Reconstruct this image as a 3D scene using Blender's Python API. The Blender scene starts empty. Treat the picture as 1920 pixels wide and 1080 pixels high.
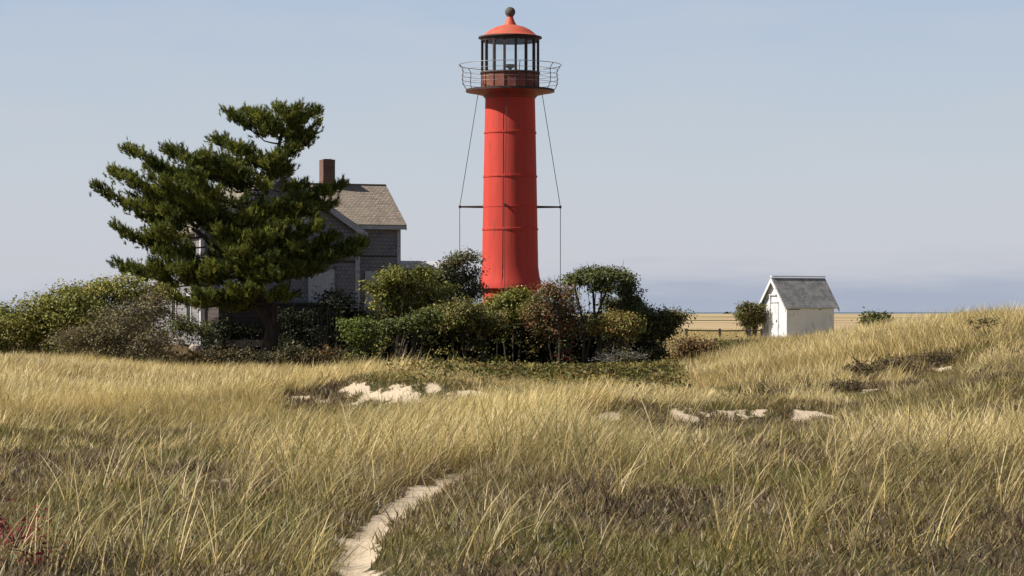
import bpy, math, random
import numpy as np
from mathutils import Vector

S = bpy.context.scene
C = S.collection
R = math.radians
F = 4500.0            # focal length in photo pixels (photo 1920 wide)
EYE = 1.65
HOR = 585.0

# ------------------------------------------------------------------ camera
cd = bpy.data.cameras.new("camera"); cam = bpy.data.objects.new("camera", cd); C.objects.link(cam)
cd.sensor_width = 36; cd.lens = F/1920*36; cd.shift_y = (HOR-540)/1920
cd.clip_start = 0.1; cd.clip_end = 60000
cam.location = (0, 0, EYE); cam.rotation_euler = (R(90), 0, 0)
S.camera = cam

# ------------------------------------------------------------------ sky
SUN_EL = R(42); SUN_AZ = R(-102)      # azimuth clockwise from +Y
w = bpy.data.worlds.new("World"); S.world = w; w.use_nodes = True
nt = w.node_tree; N = nt.nodes; L = nt.links
bg = N["Background"]; bg.inputs[1].default_value = 0.05; EXPO = .40
sky = N.new("ShaderNodeTexSky"); sky.sky_type = 'NISHITA'; sky.sun_disc = False
sky.sun_elevation = SUN_EL; sky.sun_rotation = SUN_AZ; sky.dust_density = 1.5; sky.ozone_density = 1.2
tc = N.new("ShaderNodeTexCoord"); sx = N.new("ShaderNodeSeparateXYZ"); L.new(tc.outputs['Generated'], sx.inputs[0])
ramp = N.new("ShaderNodeValToRGB"); L.new(sx.outputs['Z'], ramp.inputs[0])
def lin(r, g, b):
    f = lambda c: (c/255/12.92) if c/255 <= .04045 else ((c/255+.055)/1.055)**2.4
    return (f(r), f(g), f(b), 1)
el = ramp.color_ramp.elements
el[0].position = 0.0; el[0].color = lin(199, 202, 211)
el[1].position = 0.62; el[1].color = lin(128, 162, 202)
for p, c in ((.020, lin(200, 202, 210)), (.042, lin(200, 205, 213)), (.070, lin(194, 204, 214)), (.100, lin(187, 200, 215)), (.130, lin(177, 194, 216))):
    e = el.new(p); e.color = c
# low bank of cloud along the horizon, ragged upper edge
mp = N.new("ShaderNodeMapping"); L.new(tc.outputs['Generated'], mp.inputs[0]); mp.inputs['Scale'].default_value = (14, 14, 110)
nz = N.new("ShaderNodeTexNoise"); nz.inputs['Scale'].default_value = 1.0; nz.inputs['Detail'].default_value = 5; L.new(mp.outputs[0], nz.inputs[0])
ad = N.new("ShaderNodeMath"); ad.operation = 'MULTIPLY_ADD'; L.new(nz.outputs[0], ad.inputs[0]); ad.inputs[1].default_value = -.026; L.new(sx.outputs['Z'], ad.inputs[2])
ax = N.new("ShaderNodeMath"); ax.operation = 'MULTIPLY_ADD'; L.new(sx.outputs['X'], ax.inputs[0]); ax.inputs[1].default_value = -.030; L.new(ad.outputs[0], ax.inputs[2])
mr = N.new("ShaderNodeMapRange"); mr.interpolation_type = 'SMOOTHSTEP'; L.new(ax.outputs[0], mr.inputs[0])
mr.inputs[1].default_value = -.011; mr.inputs[2].default_value = .007; mr.inputs[3].default_value = 1.0; mr.inputs[4].default_value = 0
cb = N.new("ShaderNodeMix"); cb.data_type = 'RGBA'; L.new(mr.outputs[0], cb.inputs[0]); L.new(ramp.outputs[0], cb.inputs[6]); cb.inputs[7].default_value = lin(169, 178, 196)
# thin wisps
mp2 = N.new("ShaderNodeMapping"); L.new(tc.outputs['Generated'], mp2.inputs[0]); mp2.inputs['Scale'].default_value = (10, 10, 45)
nz2 = N.new("ShaderNodeTexNoise"); nz2.inputs['Scale'].default_value = 1.0; nz2.inputs['Detail'].default_value = 4; L.new(mp2.outputs[0], nz2.inputs[0])
mr2 = N.new("ShaderNodeMapRange"); L.new(nz2.outputs[0], mr2.inputs[0]); mr2.inputs[1].default_value = .42; mr2.inputs[2].default_value = .75; mr2.inputs[3].default_value = 0; mr2.inputs[4].default_value = .45
wm = N.new("ShaderNodeMix"); wm.data_type = 'RGBA'; L.new(mr2.outputs[0], wm.inputs[0]); L.new(cb.outputs[2], wm.inputs[6]); wm.inputs[7].default_value = lin(200, 205, 213)
sc = N.new("ShaderNodeVectorMath"); sc.operation = 'SCALE'; sc.inputs['Scale'].default_value = 20.0/2**EXPO; L.new(wm.outputs[2], sc.inputs[0])
hm = N.new("ShaderNodeMapRange"); hm.interpolation_type = 'SMOOTHSTEP'; L.new(sx.outputs['Z'], hm.inputs[0]); hm.inputs[1].default_value = .135; hm.inputs[2].default_value = .22
mx = N.new("ShaderNodeMix"); mx.data_type = 'RGBA'; L.new(hm.outputs[0], mx.inputs[0]); L.new(sc.outputs[0], mx.inputs[6]); L.new(sky.outputs[0], mx.inputs[7])
L.new(mx.outputs[2], bg.inputs[0])

# ------------------------------------------------------------------ sun
sd = bpy.data.lights.new("sun", 'SUN'); sd.energy = 5.0; sd.angle = R(.5); sd.color = (1, .94, .84)
so = bpy.data.objects.new("sun", sd); C.objects.link(so)
tosun = Vector((math.sin(SUN_AZ)*math.cos(SUN_EL), math.cos(SUN_AZ)*math.cos(SUN_EL), math.sin(SUN_EL)))
so.rotation_euler = tosun.to_track_quat('Z', 'Y').to_euler()
so.location = tosun*200
S.view_settings.view_transform = 'Standard'; S.view_settings.look = 'None'
S.view_settings.exposure = EXPO; S.view_settings.gamma = 1

# ------------------------------------------------------------------ helpers
rng = np.random.default_rng(7); random.seed(7)
def PX(px, Y): return (px-960)*Y/F
def PZ(py, Y): return EYE-(py-HOR)*Y/F
def sst(a, b, x):
    t = np.clip((np.asarray(x, float)-a)/(b-a), 0, 1); return t*t*(3-2*t)
def vnoise(x, y, seed=0):
    x = np.asarray(x, float); y = np.asarray(y, float)
    xi = np.floor(x).astype(np.int64); yi = np.floor(y).astype(np.int64); fx = x-xi; fy = y-yi
    def h(i, j):
        n = (i*374761393+j*668265263+seed*974711) & 0xffffffff
        n = ((n ^ (n >> 13))*1274126177) & 0xffffffff
        return ((n ^ (n >> 16)) & 0xffff)/65535.0
    u = fx*fx*(3-2*fx); v = fy*fy*(3-2*fy)
    return (h(xi, yi)*(1-u)+h(xi+1, yi)*u)*(1-v)+(h(xi, yi+1)*(1-u)+h(xi+1, yi+1)*u)*v
def fbm(x, y, seed=0, o=3):
    s = 0; a = .5; t = 0
    for k in range(o):
        s = s+a*vnoise(x*2**k, y*2**k, seed+k); t += a; a *= .5
    return s/t

def np_mesh(name, V, loops, totals, mat, col=None, parent=None, smooth=False):
    me = bpy.data.meshes.new(name)
    V = np.ascontiguousarray(V, np.float32); loops = np.ascontiguousarray(loops, np.int32); totals = np.ascontiguousarray(totals, np.int32)
    me.vertices.add(len(V)); me.vertices.foreach_set('co', V.ravel())
    me.loops.add(len(loops)); me.loops.foreach_set('vertex_index', loops)
    st = np.zeros(len(totals), np.int32); st[1:] = np.cumsum(totals)[:-1]
    me.polygons.add(len(totals)); me.polygons.foreach_set('loop_start', st); me.polygons.foreach_set('loop_total', totals)
    me.polygons.foreach_set('use_smooth', np.full(len(totals), smooth))
    me.update(calc_edges=True)
    if col is not None:
        a = me.attributes.new('Col', 'FLOAT_COLOR', 'POINT')
        c = np.ones((len(V), 4), np.float32); c[:, :3] = col; a.data.foreach_set('color', c.ravel())
    me.materials.append(mat)
    o = bpy.data.objects.new(name, me); C.objects.link(o)
    if parent: o.parent = parent
    return o

class MB:
    """collects shapes, built as one mesh object"""
    def __init__(s): s.v = []; s.f = []
    def add(s, vs, fs):
        b = len(s.v); s.v += [tuple(p) for p in vs]; s.f += [tuple(i+b for i in f) for f in fs]; return s
    def box(s, x0, x1, y0, y1, z0, z1):
        return s.add([(x0,y0,z0),(x1,y0,z0),(x1,y1,z0),(x0,y1,z0),(x0,y0,z1),(x1,y0,z1),(x1,y1,z1),(x0,y1,z1)],
                     [(0,3,2,1),(4,5,6,7),(0,1,5,4),(1,2,6,5),(2,3,7,6),(3,0,4,7)])
    def prism(s, poly, d):
        """polygon (list of points) extruded by vector d"""
        n = len(poly); d = Vector(d); P = [Vector(p) for p in poly]; Q = [p+d for p in P]
        return s.add(P+Q, [tuple(range(n))[::-1], tuple(range(n, 2*n))]+[(i, (i+1) % n, n+(i+1) % n, n+i) for i in range(n)])
    def tube(s, pts, rad, n=6, cap=True):
        P = [Vector(p) for p in pts]; k = len(P)
        if not hasattr(rad, '__len__'): rad = [rad]*k
        vs = []; up = None
        for i in range(k):
            t = (P[min(i+1, k-1)]-P[max(i-1, 0)])
            t = t.normalized() if t.length > 1e-9 else Vector((0, 0, 1))
            if up is None or abs(up.dot(t)) > .95: up = Vector((1, 0, 0)) if abs(t.x) < .8 else Vector((0, 1, 0))
            a = (up-t*up.dot(t)).normalized(); b = t.cross(a); up = a
            for j in range(n):
                an = 2*math.pi*j/n; vs.append(P[i]+(a*math.cos(an)+b*math.sin(an))*rad[i])
        fs = [(i*n+j, i*n+(j+1) % n, (i+1)*n+(j+1) % n, (i+1)*n+j) for i in range(k-1) for j in range(n)]
        if cap: fs += [tuple(range(n))[::-1], tuple((k-1)*n+j for j in range(n))]
        return s.add(vs, fs)
    def lathe(s, prof, n=48, cap=False, ph=0.0):
        k = len(prof); vs = []
        for r, z in prof:
            for j in range(n):
                a = 2*math.pi*j/n+ph; vs.append((r*math.cos(a), r*math.sin(a), z))
        fs = [(i*n+j, i*n+(j+1) % n, (i+1)*n+(j+1) % n, (i+1)*n+j) for i in range(k-1) for j in range(n)]
        if cap: fs += [tuple(range(n))[::-1], tuple((k-1)*n+j for j in range(n))]
        return s.add(vs, fs)
    def ring(s, R0, z, r, n=64, m=6):
        vs = []; fs = []
        for i in range(n):
            a = 2*math.pi*i/n
            for j in range(m):
                b = 2*math.pi*j/m; rr = R0+r*math.cos(b); vs.append((rr*math.cos(a), rr*math.sin(a), z+r*math.sin(b)))
        for i in range(n):
            for j in range(m):
                fs.append((i*m+j, ((i+1) % n)*m+j, ((i+1) % n)*m+(j+1) % m, i*m+(j+1) % m))
        return s.add(vs, fs)
    def build(s, name, mat, parent=None, smooth=False, bevel=0):
        me = bpy.data.meshes.new(name); me.from_pydata(s.v, [], s.f); me.update()
        if smooth:
            me.polygons.foreach_set('use_smooth', np.full(len(me.polygons), True))
            try: me.set_sharp_from_angle(angle=R(38))
            except Exception: pass
        me.materials.append(mat)
        o = bpy.data.objects.new(name, me); C.objects.link(o)
        if parent: o.parent = parent
        if bevel:
            b = o.modifiers.new('bevel', 'BEVEL'); b.width = bevel; b.segments = 2
        return o

def empty(name, loc, rz=0):
    o = bpy.data.objects.new(name, None); C.objects.link(o); o.location = loc; o.rotation_euler = (0, 0, rz); o.empty_display_size = .3; return o
def tag(o, label=None, cat=None, group=None, kind=None):
    if label: o['label'] = label
    if cat: o['category'] = cat
    if group: o['group'] = group
    if kind: o['kind'] = kind
    return o

# ------------------------------------------------------------------ materials
def newmat(name):
    m = bpy.data.materials.new(name); m.use_nodes = True; return m, m.node_tree.nodes, m.node_tree.links, m.node_tree.nodes['Principled BSDF']
def paint(name, c, c2=None, c3=None, rough=.6, scale=3.0, stretch=(1, 1, 1), bump=.1, bscale=20, spec=.3, lo=.4, hi=.65, metal=0):
    """painted / weathered surface: base c, broad wear c2, small spots c3"""
    m, n, l, p = newmat(name)
    t = n.new('ShaderNodeTexCoord'); mp = n.new('ShaderNodeMapping'); mp.inputs['Scale'].default_value = stretch; l.new(t.outputs['Object'], mp.inputs[0])
    a = n.new('ShaderNodeTexNoise'); a.inputs['Scale'].default_value = scale; a.inputs['Detail'].default_value = 6; a.inputs['Roughness'].default_value = .65; l.new(mp.outputs[0], a.inputs[0])
    r = n.new('ShaderNodeMapRange'); l.new(a.outputs[0], r.inputs[0]); r.inputs[1].default_value = lo; r.inputs[2].default_value = hi
    x = n.new('ShaderNodeMix'); x.data_type = 'RGBA'; l.new(r.outputs[0], x.inputs[0]); x.inputs[6].default_value = (*c, 1); x.inputs[7].default_value = (*(c2 or c), 1)
    last = x.outputs[2]
    if c3:
        b = n.new('ShaderNodeTexNoise'); b.inputs['Scale'].default_value = scale*3.7; b.inputs['Detail'].default_value = 5; l.new(mp.outputs[0], b.inputs[0])
        r2 = n.new('ShaderNodeMapRange'); l.new(b.outputs[0], r2.inputs[0]); r2.inputs[1].default_value = .58; r2.inputs[2].default_value = .72
        y = n.new('ShaderNodeMix'); y.data_type = 'RGBA'; l.new(r2.outputs[0], y.inputs[0]); l.new(last, y.inputs[6]); y.inputs[7].default_value = (*c3, 1); last = y.outputs[2]
    l.new(last, p.inputs['Base Color']); p.inputs['Roughness'].default_value = rough; p.inputs['Specular IOR Level'].default_value = spec; p.inputs['Metallic'].default_value = metal
    if bump:
        d = n.new('ShaderNodeTexNoise'); d.inputs['Scale'].default_value = bscale; d.inputs['Detail'].default_value = 4; l.new(mp.outputs[0], d.inputs[0])
        bp = n.new('ShaderNodeBump'); bp.inputs['Strength'].default_value = bump; bp.inputs['Distance'].default_value = .02; l.new(d.outputs[0], bp.inputs['Height']); l.new(bp.outputs[0], p.inputs['Normal'])
    return m
def shingle(name, c, c2, gap, uaxis, w=.16, h=.14, vs=1.0, wear=None, bump=.6):
    """rows of shingles or boards; uaxis: weights of local x,y giving the running direction"""
    m, n, l, p = newmat(name)
    t = n.new('ShaderNodeTexCoord'); s = n.new('ShaderNodeSeparateXYZ'); l.new(t.outputs['Object'], s.inputs[0])
    dx = n.new('ShaderNodeMath'); dx.operation = 'MULTIPLY'; l.new(s.outputs[0], dx.inputs[0]); dx.inputs[1].default_value = uaxis[0]
    dy = n.new('ShaderNodeMath'); dy.operation = 'MULTIPLY_ADD'; l.new(s.outputs[1], dy.inputs[0]); dy.inputs[1].default_value = uaxis[1]; l.new(dx.outputs[0], dy.inputs[2])
    vz = n.new('ShaderNodeMath'); vz.operation = 'MULTIPLY'; l.new(s.outputs[2], vz.inputs[0]); vz.inputs[1].default_value = vs
    cx = n.new('ShaderNodeCombineXYZ'); l.new(dy.outputs[0], cx.inputs[0]); l.new(vz.outputs[0], cx.inputs[1])
    b = n.new('ShaderNodeTexBrick'); l.new(cx.outputs[0], b.inputs[0]); b.inputs['Scale'].default_value = 1
    b.inputs['Brick Width'].default_value = w; b.inputs['Row Height'].default_value = h; b.inputs['Mortar Size'].default_value = .012; b.inputs['Mortar Smooth'].default_value = .3
    b.inputs['Color1'].default_value = (*c, 1); b.inputs['Color2'].default_value = (*c2, 1); b.inputs['Mortar'].default_value = (*gap, 1)
    nz = n.new('ShaderNodeTexNoise'); nz.inputs['Scale'].default_value = 1.7; nz.inputs['Detail'].default_value = 6; nz.inputs['Roughness'].default_value = .7; l.new(t.outputs['Object'], nz.inputs[0])
    r = n.new('ShaderNodeMapRange'); l.new(nz.outputs[0], r.inputs[0]); r.inputs[1].default_value = .42; r.inputs[2].default_value = .68
    x = n.new('ShaderNodeMix'); x.data_type = 'RGBA'; l.new(r.outputs[0], x.inputs[0]); l.new(b.outputs[0], x.inputs[6]); x.inputs[7].default_value = (*(wear or c2), 1)
    l.new(x.outputs[2], p.inputs['Base Color']); p.inputs['Roughness'].default_value = .85; p.inputs['Specular IOR Level'].default_value = .2
    iv = n.new('ShaderNodeMath'); iv.operation = 'SUBTRACT'; iv.inputs[0].default_value = 1; l.new(b.outputs['Fac'], iv.inputs[1])
    bp = n.new('ShaderNodeBump'); bp.inputs['Strength'].default_value = bump; bp.inputs['Distance'].default_value = .02; l.new(iv.outputs[0], bp.inputs['Height']); l.new(bp.outputs[0], p.inputs['Normal'])
    return m
def leafmat(name, trans=.3, rough=.55, spec=.25):
    m, n, l, p = newmat(name)
    a = n.new('ShaderNodeAttribute'); a.attribute_name = 'Col'
    l.new(a.outputs['Color'], p.inputs['Base Color']); p.inputs['Roughness'].default_value = rough; p.inputs['Specular IOR Level'].default_value = spec
    t = n.new('ShaderNodeBsdfTranslucent'); l.new(a.outputs['Color'], t.inputs[0])
    x = n.new('ShaderNodeMixShader'); x.inputs[0].default_value = trans; l.new(p.outputs[0], x.inputs[1]); l.new(t.outputs[0], x.inputs[2])
    l.new(x.outputs[0], n['Material Output'].inputs[0]); return m

M_leaf = leafmat('leaf', .25); M_needle = leafmat('needle', .30); M_grass = leafmat('grass_blade', .30, .48, .4)
M_bark = paint('bark', (.055, .044, .036), (.09, .075, .062), (.03, .025, .02), .9, 6, (1, 1, .3), .6, 14, .1)
M_greybark = paint('grey_bark', (.17, .15, .13), (.26, .24, .21), (.08, .07, .06), .9, 6, (1, 1, .3), .6, 14, .1)
M_red = paint('red_paint', (.545, .066, .048), (.455, .054, .041), (.30, .065, .045), .72, 2.6, (1, 1, .09), .10, 9, .15, .36, .66)
M_reddeck = paint('red_deck', (.26, .034, .03), (.17, .028, .026), (.12, .05, .035), .6, 1.5)
M_redroof = paint('faded_red_roof', (.62, .10, .058), (.42, .13, .08), (.34, .16, .09), .6, 1.6)
M_rust = paint('rusty_panel', (.23, .085, .058), (.14, .052, .04), (.25, .15, .085), .75, 1.6, (1, 1, .5), .2, 14)
M_iron = paint('dark_iron', (.035, .028, .028), (.07, .035, .028), None, .65, 4)
M_ball = paint('weathered_iron_ball', (.12, .115, .105), (.07, .05, .042), None, .7, 4)
M_rail = paint('galvanised_rail', (.26, .26, .27), (.14, .13, .13), None, .5, 6, metal=.3)
M_wire = paint('guy_cable', (.05, .045, .045), None, None, .6, 6)
M_lamp = paint('lamp_body', (.03, .03, .03), None, None, .5, 4)
def glass(name):
    m, n, l, p = newmat(name); n.remove(p)
    t = n.new('ShaderNodeBsdfTransparent'); t.inputs[0].default_value = (.93, .95, .95, 1)
    g = n.new('ShaderNodeBsdfGlossy'); g.inputs['Roughness'].default_value = .06; g.inputs[0].default_value = (1, 1, 1, 1)
    x = n.new('ShaderNodeMixShader'); x.inputs[0].default_value = .07; l.new(t.outputs[0], x.inputs[1]); l.new(g.outputs[0], x.inputs[2])
    l.new(x.outputs[0], n['Material Output'].inputs[0]); return m
M_glass = glass('lantern_glass')
M_wall = shingle('grey_wall_shingles', (.255, .25, .272), (.19, .185, .203), (.09, .086, .092), (1, 1), .17, .15, 1, (.235, .21, .21), .5)
M_roofm = shingle('main_roof_shingles', (.27, .23, .18), (.20, .17, .135), (.07, .06, .05), (0, 1), .18, .13, 1.8, (.25, .23, .17), .7)
M_roofw = shingle('wing_roof_shingles', (.36, .295, .24), (.22, .18, .15), (.07, .055, .045), (1, 0), .18, .13, 1.8, (.27, .225, .175), .9)
M_brick = shingle('chimney_brick', (.19, .09, .06), (.14, .068, .048), (.2, .17, .14), (1, 1), .22, .075, 1, (.13, .07, .055), .5)
M_trim = paint('pale_trim', (.46, .455, .46), (.36, .35, .355), (.16, .15, .15), .7, 3)
M_board = paint('pale_window_board', (.50, .495, .50), (.40, .395, .40), (.2, .19, .19), .75, 2)
M_porch = shingle('dark_brown_boards', (.062, .05, .048), (.085, .07, .066), (.03, .025, .025), (1, 1), 3.0, .16, 1, (.07, .056, .052), .4)
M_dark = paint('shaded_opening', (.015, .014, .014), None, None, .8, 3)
M_plank = paint('weathered_plank', (.33, .30, .27), (.24, .21, .19), (.14, .12, .10), .8, 4, (1, 6, 6))
M_white = paint('white_paint', (.61, .615, .64), (.54, .54, .56), (.34, .33, .32), .6, 1.2, (1, 1, .4), .05, 18, .25, .55, .8)
M_shroof = shingle('grey_shed_shingles', (.26, .255, .262), (.18, .175, .182), (.08, .08, .08), (1, 0), .2, .14, 1.3, (.33, .32, .315), .5)
M_post = paint('old_wood', (.05, .04, .032), (.09, .075, .06), None, .9, 6, (1, 1, .3), .3, 20, .1)
M_stone = paint('pale_stone', (.42, .37, .33), (.30, .26, .23), (.18, .16, .14), .85, 3, (1, 1, 1), .5, 9)
M_boat = paint('dark_hull', (.03, .033, .04), None, None, .6, 1)

# ------------------------------------------------------------------ terrain
PATH = np.array([(-.1, -3), (-.3, 3), (-.65, 8), (-.80, 11.5), (-.92, 13.6), (-.94, 15.2), (-1.10, 16.8), (-1.15, 18), (-1.10, 19.2), (-.97, 20.5), (-.82, 22.2), (-.60, 23.6), (-.45, 24.4)])
PW = np.array([.26, .24, .22, .19, .16, .13, .10, .09, .11, .16, .19, .14, .03])
def pathdist(x, y):
    x = np.asarray(x, float); y = np.asarray(y, float)
    best = np.full(x.shape, 9.0)
    for i in range(len(PATH)-1):
        a = PATH[i]; b = PATH[i+1]; d = b-a
        t = np.clip(((x-a[0])*d[0]+(y-a[1])*d[1])/(d@d), 0, 1)
        q = np.hypot(x-a[0]-t*d[0], y-a[1]-t*d[1])-(PW[i]+(PW[i+1]-PW[i])*t)
        best = np.minimum(best, q)
    return best
# bare sand spots: centre x, y, radius x, radius y
SAND = [(-4.15, 46.7, .30, .6), (-3.65, 46.4, .36, .7), (-3.05, 46.2, .42, .8), (-2.3, 45.7, .42, .9), (-1.65, 45.3, .40, .8), (-2.7, 45.0, .3, .5), (-1.05, 44.9, .30, .6), (-.55, 44.7, .25, .5), (1.35, 36.0, .34, .5),
        (1.75, 33.5, .40, .9), (2.1, 36.4, .34, .5), (2.8, 36.9, .42, .6), (3.5, 37.1, .40, .6), (4.2, 37.6, .5, .6), (4.7, 37.8, .4, .5),
        (8.1, 47.5, .3, .9), (8.7, 49.0, .22, .9), (6.7, 46, .35, .8), (2.45, 26.5, .14, .5), (-2.75, 22.8, .2, .35)]
def sandmask(x, y):
    x = np.asarray(x, float); y = np.asarray(y, float)
    s = 1-sst(-.06, .10, pathdist(x, y)+.30*(fbm(x*3.1, y*1.6, 3, 4)-.5))
    for k_, (cx, cy, rx, ry) in enumerate(SAND):
        d = np.hypot((x-cx)/rx, (y-cy)/ry)+1.7*(fbm(x*2.6, y*1.5, 9, 4)-.5)
        s = np.maximum(s, 1-sst(.75, 1.15, d))
    s = s*(1-.85*(y > 28)*sst(.40, .58, fbm(x*3.3, y*2.0, 15, 4)))
    return s
def hollow(x, y):
    u = x-7.0; v = y-46.0+1.2*(fbm(x*.6, y*.2, 29)-.5)
    return np.exp(-(u/2.9)**4-((v-.6*u)/3.6)**2)
def heath(x, y):
    a = sst(-1.2, -.6, x)*(1-sst(3.6, 5.2, x))*(1-sst(20, 25.5, y))
    b = .95*sst(.40, .54, fbm(x*.42+5, y*.17, 41))*(1-sst(33, 46, y-14*sst(2.5, 5, x)))*np.clip(sst(1.2, 2.6, x)+sst(-1.6, -3.0, x)+(1-sst(19, 23, y)), 0, 1)
    b = np.maximum(b, np.clip(1.5*hollow(x, y), 0, 1)*sst(.30, .5, fbm(x*.7, y*.3, 45)))
    b = np.maximum(b, .9*np.exp(-((x+2.0)/2.3)**4-((y-45.6+.5*(x+2.4))/1.7)**4))
    return np.clip(np.maximum(a*(.62+.72*fbm(x*.9, y*.5, 31)), b), 0, 1)
def H(x, y):
    x = np.asarray(x, float); y = np.asarray(y, float)
    near = 1-sst(70, 130, y)
    h = near*(.26*(fbm(x*.16, y*.09, 1)-.5)+.10*(fbm(x*.7, y*.45, 2)-.5)*(1-sst(60, 90, y)))
    h = h+1.40*sst(3.5, 14.0, x)*sst(17, 52, y)*(1-sst(60, 96, y))
    h = h-.30*sst(57, 70, y)*(1-sst(80, 96, y))*(1-sst(5, 9, x))*(.35+.65*sst(-14, -9, x))
    h = h+.30*sst(-7.0, -16.0, x)*sst(30, 60, y)*(1-sst(66, 88, y))
    h = h-.20*np.exp(-((x+2)/5.0)**2-((y-41)/5.5)**2)
    yb = y+.5*(x+2.4)+1.3*(fbm(x*1.1, y*.25, 23)-.5)
    bank = sst(44.6, 46.9, yb)*(1-sst(50, 58, y))*np.exp(-((x+2.4)/2.9)**2)
    h = h+.36*bank+.10*(fbm(x*2.2, y*.8, 24)-.5)*sst(42.5, 45, yb)*(1-sst(47, 49, yb))*np.exp(-((x+2.4)/2.2)**2)
    y2 = y-.45*(x-3)+1.0*(fbm(x*1.3, y*.25, 27)-.5)
    h = h+(.24*sst(36.2, 37.7, y2)*(1-sst(39, 43, y2))-.10*np.exp(-((y2-34.5)/2.2)**2))*np.exp(-((x-2.9)/2.2)**4)
    h = h+.20*(fbm(x*.75, y*.40, 25)-.5)*(1-sst(36, 60, y))*sst(.1, 1.0, pathdist(x, y))
    h = h-.16*hollow(x, y)+.62*np.exp(-((x+12.3)/1.7)**2-((y-87.2)/1.9)**2)
    h = h-.06*(1-sst(-.1, .25, pathdist(x, y)))
    h = h+.05*sst(0, .4, pathdist(x, y))*(1-sst(26, 30, y))
    return h
def H1(x, y): return float(H(np.array([x]), np.array([y]))[0])

def axis(a):
    return np.array(sorted(set(np.round(np.concatenate(a), 4))))
geo = lambda s, e, n: np.geomspace(s, e, n)
xs = axis([np.arange(-7, 7.01, .1), np.arange(7, 42, .35), -np.arange(7, 42, .35), geo(42, 14000, 40), -geo(42, 14000, 40)])
ys = axis([-geo(8, 3000, 14), np.arange(-8, 11, .5), np.arange(11, 30, .12), np.arange(30, 60, .2), np.arange(60, 112, .5), geo(112, 14000, 90)])
X, Y = np.meshgrid(xs, ys); Z = H(X, Y)
Z = Z-.9*sst(2300, 2800, Y)
V = np.stack([X, Y, Z], -1).reshape(-1, 3)
nx, ny = len(xs), len(ys)
i = np.arange(nx*ny).reshape(ny, nx)
quads = np.stack([i[:-1, :-1], i[:-1, 1:], i[1:, 1:], i[1:, :-1]], -1).reshape(-1)
M_ground, n, l, p = newmat('dune_ground')
pa = n.new('ShaderNodeAttribute'); pa.attribute_name = 'Col'; sp = n.new('ShaderNodeSeparateColor'); l.new(pa.outputs[0], sp.inputs[0])
g = n.new('ShaderNodeNewGeometry')
def noise(scale, stretch=(1, 1, 1), detail=5, rough=.6):
    m_ = n.new('ShaderNodeMapping'); m_.inputs['Scale'].default_value = stretch; l.new(g.outputs['Position'], m_.inputs[0])
    a = n.new('ShaderNodeTexNoise'); a.inputs['Scale'].default_value = scale; a.inputs['Detail'].default_value = detail; a.inputs['Roughness'].default_value = rough; l.new(m_.outputs[0], a.inputs[0]); return a.outputs[0]
def rr(v, a, b, lo=0, hi=1):
    r_ = n.new('ShaderNodeMapRange'); l.new(v, r_.inputs[0]); r_.inputs[1].default_value = a; r_.inputs[2].default_value = b; r_.inputs[3].default_value = lo; r_.inputs[4].default_value = hi; return r_.outputs[0]
def mixc(f, a, b):
    x_ = n.new('ShaderNodeMix'); x_.data_type = 'RGBA'
    if isinstance(f, float): x_.inputs[0].default_value = f
    else: l.new(f, x_.inputs[0])
    for k, c in ((6, a), (7, b)):
        if isinstance(c, tuple): x_.inputs[k].default_value = (*c, 1)
        else: l.new(c, x_.inputs[k])
    return x_.outputs[2]
def mul(a, b):
    m_ = n.new('ShaderNodeMath'); m_.operation = 'MULTIPLY'; l.new(a, m_.inputs[0])
    if isinstance(b, float): m_.inputs[1].default_value = b
    else: l.new(b, m_.inputs[1])
    return m_.outputs[0]
litter = mixc(rr(noise(9, (1, .6, 1)), .35, .7), (.08, .05, .026), (.20, .135, .07))
litter = mixc(rr(noise(1.3), .45, .7), litter, (.095, .085, .04))
hth = mixc(rr(noise(5), .38, .66), (.055, .060, .024), (.105, .078, .050))
hth = mixc(rr(noise(26), .5, .7), hth, (.05, .035, .026))
sand = mixc(rr(noise(3.5), .35, .7), (.60, .49, .36), (.48, .385, .275))
sand = mixc(rr(noise(55, detail=3), .62, .72), sand, (.26, .20, .14))
col = mixc(sp.outputs[1], litter, hth)
edge = n.new('ShaderNodeMath'); edge.operation = 'ADD'; l.new(sp.outputs[0], edge.inputs[0]); l.new(rr(noise(6, (1, .6, 1.6), 7, .75), .25, .75, -.62, .62), edge.inputs[1])
col = mixc(rr(edge.outputs[0], .4, .6), col, sand)
# salt marsh beyond the dunes
tan = mixc(rr(noise(.035, (.35, 1, 1)), .35, .65), (.455, .39, .225), (.37, .295, .165))
tan = mixc(rr(noise(.4, (.3, 1, 1)), .35, .75), tan, (.50, .41, .22))
redm = mixc(rr(noise(.02, (.22, 1, 1), 4), .50, .60), tan, (.42, .275, .16))
dk = mixc(rr(noise(.013, (.12, 1, 1), 5), .57, .61), redm, (.10, .07, .035))
sy = n.new('ShaderNodeSeparateXYZ'); l.new(g.outputs['Position'], sy.inputs[0])
yw = n.new('ShaderNodeMath'); yw.operation = 'ADD'; l.new(sy.outputs[1], yw.inputs[0]); l.new(rr(noise(.08), 0, 1, -25, 25), yw.inputs[1])
def creek(yc, hw, wob, nscale, t0):
    a_ = n.new('ShaderNodeMath'); a_.operation = 'ADD'; l.new(sy.outputs[1], a_.inputs[0]); l.new(rr(noise(nscale, (1, .3, 1), 3), 0, 1, -wob-yc, wob-yc), a_.inputs[1])
    b_ = n.new('ShaderNodeMath'); b_.operation = 'ABSOLUTE'; l.new(a_.outputs[0], b_.inputs[0])
    return mul(rr(b_.outputs[0], hw, hw*.6), rr(noise(nscale*1.7, (1, .05, 1), 2), t0, t0+.04))
dk = mixc(creek(204, 7, 5, .05, .30), dk, (.085, .058, .03))
dk = mixc(creek(224, 6, 9, .045, .44), dk, (.11, .08, .04))
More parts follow.
